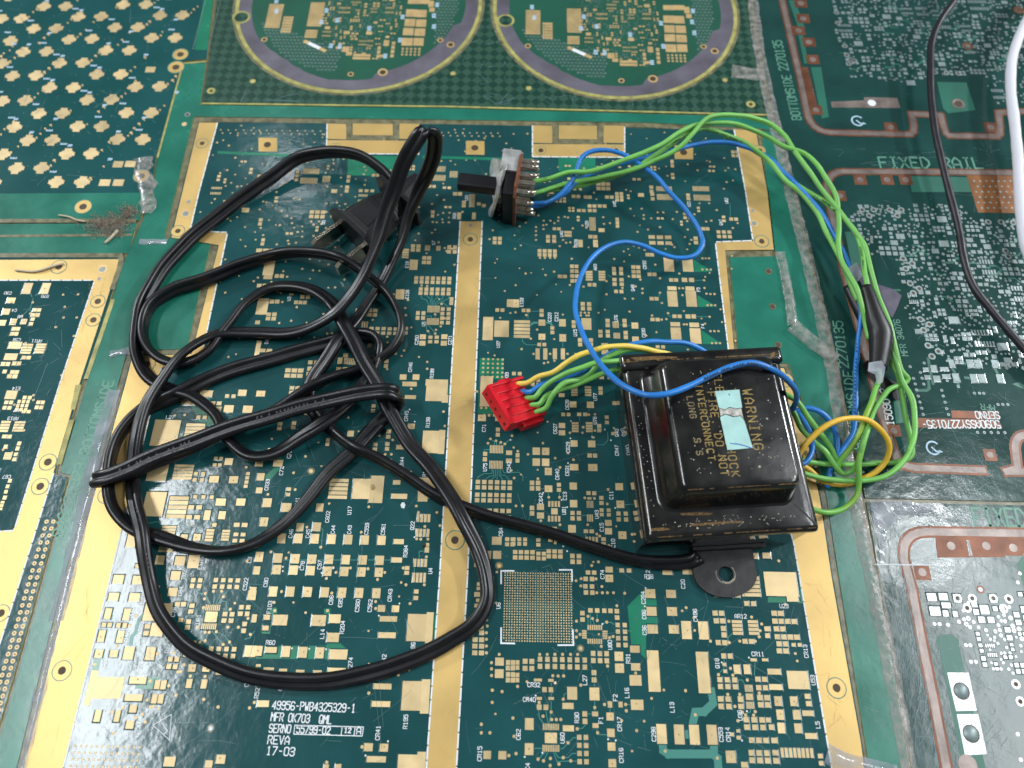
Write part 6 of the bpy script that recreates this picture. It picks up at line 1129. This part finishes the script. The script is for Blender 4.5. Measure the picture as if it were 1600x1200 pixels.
# ================================================================ loose wires
RW = 0.82
def wire(pts, color, label, r=RW, mname=None, name=None, group=None, cat='wire', prints=()):
    P = [U(x, y, z) for x, y, z in pts]
    o = tube(name or 'wire', [tuple(p) for p in P], r, M[mname or color], None, 12)
    return tag(o, label, cat, group)
def slot_pt(i): return CPt((i + .5)*PT, DP - 2.6, 4.6)
def px_of(p):
    d = p - _eye; w = d.dot(_fw); return (800 + FPX*d.dot(_rt)/w, 600 - FPX*d.dot(_up)/w, p.z)
wire([px_of(slot_pt(0)),(824,598,5.5),(838,590,7.5),(867,580,11),(886,566,13),(903,556,14),(927,547,15),(951,542,15),(976,541,14),(1000,543,12),(1030,550,9),(1060,557,6)], 'yellow', 'bright yellow wire from the red connector to behind the transformer')
wire([px_of(slot_pt(1)),(829,612,5.6),(846,601,6),(878,592,6),(911,580,6.5),(943,559,8),(965,547,9),(987,538,10),(1010,534.5,10),(1037,534,9),(1075,537,7),(1102,550,4.5),(1112,558,3)], 'blue', 'blue wire from the red connector arching behind the transformer')
wire([px_of(slot_pt(2)),(837,620,6.2),(844,611,7),(863,595,9.5),(886,582,11.5),(911,574,12.5),(932,567,13),(951,565,13),(968,564,12),(985,566,11)], 'green', 'green wire from the red connector, uppermost of three at the transformer corner')
wire([px_of(slot_pt(3)),(845,630,5.5),(851,621,6),(870,611,6.5),(894,603,7),(919,593,7.5),(943,583,8),(963,577,8.5),(985,572,8.5)], 'green', 'green wire from the red connector, lowest where it meets the transformer')
wire([px_of(slot_pt(4)),(854,637,6.4),(860,622,8.5),(870,608,10),(883,597,9.8),(911,592,7.5),(924,583,8),(932,572,9),(951,557,11.5),(976,547,12),(1000,546,11),(1030,552,8),(1050,560,6)], 'green', 'green wire from the end slot of the red connector crossing beneath the yellow one')
wire([(828,318,5),(840,318,5),(852,317,5.5),(868,309,7),(882,297,8),(895,281,9),(902,262,10),(909,246,11),(922,237,11.5),(942,234.5,11.5),(970,240,11),(1000,257,10),(1025,276,9),(1045,299,8),(1075,332,6),(1093,362,5),(1098,382,5),(1085,399,5),(1058,403,5),(1030,396,5.5),(1005,384,6.5),(975,378,8),(942,389,10),(914,418,12),(901,455,14),(900,490,16),(912,525,19),(932,560,23),(955,588,28),(980,606,32),(1010,617,34.5),(1040,616,35),(1075,604,34.5),(1109,587,34),(1143,573,34),(1176,567,34),(1207,577,32.5),(1231,594,27),(1243,612,20),(1244,628,13),(1238,640,9)], 'blue', 'long blue wire looping over the board and across the top of the transformer')
wire([(826,322,4),(838,322,4),(850,319,4.5),(866,311,5.5),(880,303,6.5),(905,282,8),(950,262,9),(995,250,10),(1050,235,10),(1112,222,10),(1150,225,9.5),(1200,246,8),(1225,270,7.5),(1250,294,7),(1287,338,6),(1307,375,5),(1325,410,4.5),(1333,440,5),(1344,475,5),(1345,500,4),(1340,540,2.6),(1337,600,2),(1336,650,2),(1330,682,2.2),(1314,705,2.4),(1301,722,2.2),(1296,742,2),(1292,762,1.6)], 'blue', 'blue wire running from the switch along the seam through the black sleeve', mname='blue')
G1 = [(1200,192,13),(1225,211,12),(1243,238,11),(1263,266,10),(1282,293,9),(1297,312,8.5)]
wire([(830,284,9.5),(846,281.5,9.5),(858,279,10),(887,270,11),(925,267,12),(975,250,13),(1025,230,14),(1062,207,15),(1085,196,15),(1112,192,15),(1150,194,14),(1200,214,12),(1225,229,11.5),(1257,240,11),(1277,257,10.5),(1290,278,9.5),(1305,304,8.5),(1311,340,8),(1310,380,8),(1314,405,8),(1326,428,8.5),(1340,455,9),(1347,480,8),(1352,505,6),(1358,530,5)], 'green', 'green wire along the seam that passes in front of the two black sleeves')
wire([(828,302,7),(843,300,7),(860,294,7),(900,284,8),(975,269,10),(1025,250,12),(1062,230,14),(1082,210,16),(1096,192,17),(1112,182,17),(1150,180,16)] + G1 + [(1332,357,8),(1351,384,8),(1361,425,8),(1375,470,7.5),(1390,507,7),(1400,550,6),(1409,580,4.5),(1419,592,3.5),(1414,598,3.2),(1392,607,4.5),(1372,631,8),(1357,664,11),(1349,692,11),(1342,720,8),(1330,737,5),(1317,740,4),(1306,729,5),(1290,706,6),(1272,690,6.5),(1253,671,7),(1241,646,8),(1225,630,9),(1212,624,9)], 'green', 'green wire with a sharp hairpin bend below the black sleeve', mname='green')
wire([(828,304,5.5),(844,300,5.5),(862,297,5.5),(920,287,6),(990,263,9),(1045,228,12),(1070,211,13),(1100,201,13),(1132,210,11.5),(1162,222,10),(1200,250,8),(1225,279,7),(1250,300,6.5),(1275,330,6),(1290,360,6),(1307,392,6),(1316,412,6),(1328,440,5.5),(1340,470,5)], 'green', 'green wire with black print lying lowest of the bunch along the seam')
wire([(1132,213,9),(1162,226,8.4),(1200,250,7.4),(1228,275,6.9),(1254,295,6.6),(1272,305,6.5),(1285,312,7),(1305,329,7.5),(1325,348,7.5),(1337,362,7.5),(1345,387,7.5),(1350,415,8),(1354,440,8.5),(1357,455,8)], 'green', 'green wire with black print entering the far end of the big black sleeve')
wire([(1372,572,7),(1374,589,7),(1367,612,9),(1353,650,11.5),(1339,685,10),(1321,709,7),(1310,724,5),(1308,735,4)], 'green', 'green wire leaving the near end of the big black sleeve', mname='green_o')
wire([(1372,530,4),(1388,561,3.5),(1402,585,3),(1408,610,3),(1413,640,3),(1419,668,3),(1424,695,3),(1424,712,3),(1412,720,3),(1367,724,3),(1320,726,3),(1290,725,3.5),(1262,721,4.5),(1248,716,5)], 'green', 'green wire curving wide beside the handwritten G, inner of two')
wire([(1385,520,6),(1397,553,5.5),(1410,596,4.8),(1425,624,5),(1430,657,5.5),(1427,688,6),(1413,718,6),(1385,743,5.5),(1348,751,5),(1297,749,5),(1268,743,5.5),(1250,738,6)], 'green', 'green wire curving wide beside the handwritten G, outer of two')
wire([(1352,682,10.6),(1346,703,9.8),(1341,726,8.2),(1342,742,7),(1342,757,5.5),(1336,778,4),(1320,793,3.5),(1297,801,4),(1276,798,5.5),(1258,790,7)], 'green', 'short olive-stained green wire hooking down to the front corner of the transformer', mname='green_o')
wire([(1205,604,11),(1218,612,12),(1245,626,12.5),(1262,652,10.5),(1278,673,8.5),(1297,697,6),(1306,720,3.5),(1308,738,2.5)], 'green', 'green wire dropping straight from the transformer side under the yellow loop')
wire([(1232,738,9),(1242,722,11),(1257,696,13.5),(1280,673,15.5),(1306,658,16),(1334,653,15),(1362,660,13),(1381,678,10.5),(1390,699,8),(1383,722,5),(1367,738,3.2),(1348,748,2.2),(1320,757,1.8),(1287,752,2.5),(1264,734,4),(1250,725,5)], 'yellow', 'amber yellow wire in a round loop beside the transformer', mname='yellow_o')
wire([(1230,729,8),(1244,727,8.5),(1259,722,8.5),(1269,703,7.5),(1266,678,6.5),(1257,660,6),(1246,645,5)], 'blue', 'short blue wire curling at the transformer side inside the yellow loop')
wire([(1232,650,5),(1243,643,5.5),(1260,637,6),(1280,643,6),(1297,659,5),(1306,680,3.5),(1308,702,2.5),(1302,722,2)], 'blue', 'blue wire arching from the transformer side towards the glue seam')
# ink on the green insulation
def prints(parent, pts, z, n, h, material, seed=1):
    """worn, illegible print: little squiggles along px points, on top of the insulation"""
    r = random.Random(seed); S = catmull([[*U(x, y, z)] for x, y in pts], 0.25); mb = MB(); m = len(S)
    for k in range(n):
        if r.random() < 0.18: continue
        i = int((k + .2)/n*(m-2)); p, q = Vector(S[i]), Vector(S[i+1]); d = (q-p).normalized(); up = Vector((-d.y, d.x, 0))
        g = '#'; gw = h*.62
        for st in GL[g].split('|'):
            P = [p + d*(int(c[0])/4*gw) + up*((int(c[1])/6-.5)*h) for c in st.split()]; mb.ribbon(P, h*.17, P[0].z, 0, 0.002)
    o = mb.obj('worn_print', material, parent); o['kind'] = 'stuff'; return o
WIRES = [o for o in scene.objects if o.name.startswith('wire') and 'label' in o]
def by(txt): return next(o for o in WIRES if txt in o['label'])
prints(by('lying lowest'), [(1100,201),(1132,210),(1162,222)], 12.4, 22, 0.95, M['ink'], 1); prints(by('lying lowest'), [(1040,230),(1070,211)], 13.4, 14, 0.95, M['ink'], 2)
prints(by('far end of the big'), [(1345,385),(1350,415),(1354,440)], 8.8, 18, 0.95, M['ink'], 3); prints(by('far end of the big'), [(1272,305),(1290,315),(1306,330)], 8.2, 16, 0.9, M['ink'], 4)
prints(by('long blue'), [(1100,591),(1143,573),(1176,567),(1207,577)], 35.0, 26, 0.95, M['ink'], 5); prints(by('through the black'), [(1340,530),(1337,600),(1336,650)], 3.2, 20, 0.9, M['ink'], 6)
cord_o = next(o for o in scene.objects if o.name == 'cord')
prints(cord_o, [(185,733),(240,711),(300,687)], 9.4, 18, 1.0, M['cord_print'], 7); prints(cord_o, [(400,652),(450,638),(510,622)], 11.6, 18, 1.0, M['cord_print'], 8); prints(cord_o, [(214,790),(226,840),(236,900)], 6.0, 16, 0.9, M['cord_print'], 9)
# sleeves of black tape over the splices
def sleeve(name, pts, label, r):
    P = [[*U(x, y, z), 0.0, s] for x, y, z, s in pts]; S = catmull(P, 1.0)
    V, Fc = sweep(S, [(a*1.0, b*0.8) for a, b in circle(r, 16)]); return tag(mesh_obj(name, V, Fc, M['tape'], None, True), label, 'tape sleeve')
sleeve('tape_sleeve', [(1352,447,8,.80),(1357,460,8,1.0),(1363,480,8,1.2),(1370,503,7.5,1.55),(1376,520,7,1.75),(1376,540,7,1.6),(1374,560,7,1.4),(1372,576,7,1.25)], 'big matte black tape sleeve on green wires beside the blue wire', 2.1)
sleeve('tape_sleeve', [(1325,447,3.5,.8),(1333,462,3.5,1.0),(1343,482,3.5,1.1),(1352,503,3.2,.95),(1358,515,3,.7)], 'smaller black tape sleeve on the blue wire half under the green wires', 2.0)
def flap(name, poly, z, material, label, amp=0.8):
    pl = [U(x, y, z) for x, y in poly]; cx = sum((p for p in pl), Vector())/len(pl); mb = MB(); n = len(pl)
    V = [tuple(p + Vector((0, 0, rnd.uniform(-amp, amp)*.3))) for p in pl] + [tuple(cx + Vector((0, 0, amp*.5)))]
    V2 = [(a, b, c - .12) for a, b, c in V]
    mb.add(V + V2, [(i, (i+1) % n, n) for i in range(n)] + [(n+1+(i+1) % n, n+1+i, 2*n+1) for i in range(n)] + [(i, n+1+i, n+1+(i+1) % n, (i+1) % n) for i in range(n)])
    return tag(mb.obj(name, material), label, 'tape')
flap('tape_flap', [(1332,420),(1345,413),(1358,440),(1395,452),(1409,462),(1402,480),(1394,497),(1378,480),(1350,450)], 0.7, M['tape_v'], 'dull violet tape flap lying flat beneath the black sleeves', 0.5)
flap('tape_flap', [(1346,572),(1356,562),(1372,585),(1408,600),(1416,618),(1400,626),(1382,608),(1362,590)], 0.9, M['tape'], 'black tape tail under the near end of the big sleeve', 0.5)
flap('clear_tape', [(1358,566),(1378,563),(1383,575),(1379,598),(1371,600),(1368,585),(1356,580)], 9.6, M['film'], 'frayed clear tape tip at the near end of the big black sleeve', 0.9)
flap('clear_tape', [(1322,420),(1338,410),(1348,430),(1336,445),(1326,440)], 5.5, M['film'], 'clear tape scrap at the far end of the smaller black sleeve', 0.9)

# cables crossing the right-hand panel
o = tube('cable', [tuple(U(x, y, 2.5+z*.19)) for x, y, z in [(1520,-40,34),(1492,0,32),(1467,36,30),(1456,66,28),(1454,100,26),(1455,150,23),(1461,202,20),(1471,250,17),(1484,302,14),(1499,362,11),(1506,405,9),(1522,450,7),(1550,486,5.5),(1600,545,4),(1660,612,3)]], 1.22, M['black_cable'], None, 14)
tag(o, 'slender matte black cable hanging over the right-hand panel', 'cable')
o = tube('cable', [tuple(U(x, y, 2.5+z*.22)) for x, y, z in [(1640,-30,30),(1605,30,26),(1587,72,23),(1580,105,21),(1579.5,142,19),(1585,190,17),(1590,240,14),(1593,300,11),(1600,370,8),(1615,420,5)]], 1.75, M['white'], None, 14)
tag(o, 'smooth white cable running up beside the black one', 'cable')

# ================================================================ litter on the boards
def fuzz(name, cx, cy, n, rad, label, material, thick=0.09, seed=1, stretch=1.0):
    r = random.Random(seed); mb = MB(); c = U(cx, cy)
    for k in range(n):
        a = r.uniform(0, 6.28); p = c + Vector((r.gauss(0, rad)*stretch, r.gauss(0, rad*.55), 0.15)); P = []
        for i in range(5):
            p = p + Vector((math.cos(a), math.sin(a), 0))*r.uniform(.4, .9); a += r.gauss(0, .8); P.append(Vector((p.x, p.y, 0.15 + abs(r.gauss(0, .45))*(1 if 0 < i < 4 else .3))))
        for i in range(4):
            q, w = P[i], P[i+1]; d = (w-q).normalized(); nn = Vector((-d.y, d.x, 0))*thick; mb.add([q-nn, q+nn, w+nn, w-nn], [(0,1,2,3)]); mb.add([q+Vector((0,0,thick)), q-Vector((0,0,thick*.5)), w-Vector((0,0,thick*.5)), w+Vector((0,0,thick))], [(0,1,2,3)])
    return tag(mb.obj(name, material), label, 'lint')
fuzz('lint_clump', 170, 352, 300, 3.3, 'brownish grey clump of lint between the left boards', M['lint'], 0.07, 2)
fuzz('lint_clump', 201, 333, 130, 1.5, 'frayed upper tail of lint beside the crumpled grey tape', M['lint'], 0.06, 6)
o = tube('dry_stalk', [tuple(U(x, y, z)) for x, y, z in [(92,336,.5),(108,339,.7),(120,344,.6),(132,346,.4)]], 0.32, M['straw'], None, 6); tag(o, 'pale dry stalk lying beside the lint clump', 'debris')
o = tube('dry_stalk', [tuple(U(x, y, z)) for x, y, z in [(24,422,.35),(55,424,.4),(75,418,.5),(98,412,.4)]], 0.42, M['straw'], None, 6); tag(o, 'dry brown stalk lying along the top of the left gold border', 'debris')
o = tube('dry_stalk', [tuple(U(x, y, z)) for x, y, z in [(164,380,.4),(174,371,.6),(184,360,.6)]], 0.5, M['straw'], None, 6); tag(o, 'short stub of stalk poking from under the lint clump', 'debris')
for x, y, rr, mk, lb_ in [(630,789,1.0,'silk','small white crumb near the centre gold strip'), (583,762,.9,'rust','amber crumb on the stepped gold pad'), (663,852,.7,'ink','tiny dark crumb on a pin row beside the gold strip')]:
    p = U(x, y); V = [(p.x + rr*(.6+.4*rnd.random())*math.cos(i*1.05), p.y + rr*1.3*(.6+.4*rnd.random())*math.sin(i*1.05), .1) for i in range(6)] + [(p.x, p.y, .5)]
    tag(mesh_obj('crumb', V, [(i, (i+1) % 6, 6) for i in range(6)], M[mk]), lb_, 'debris')
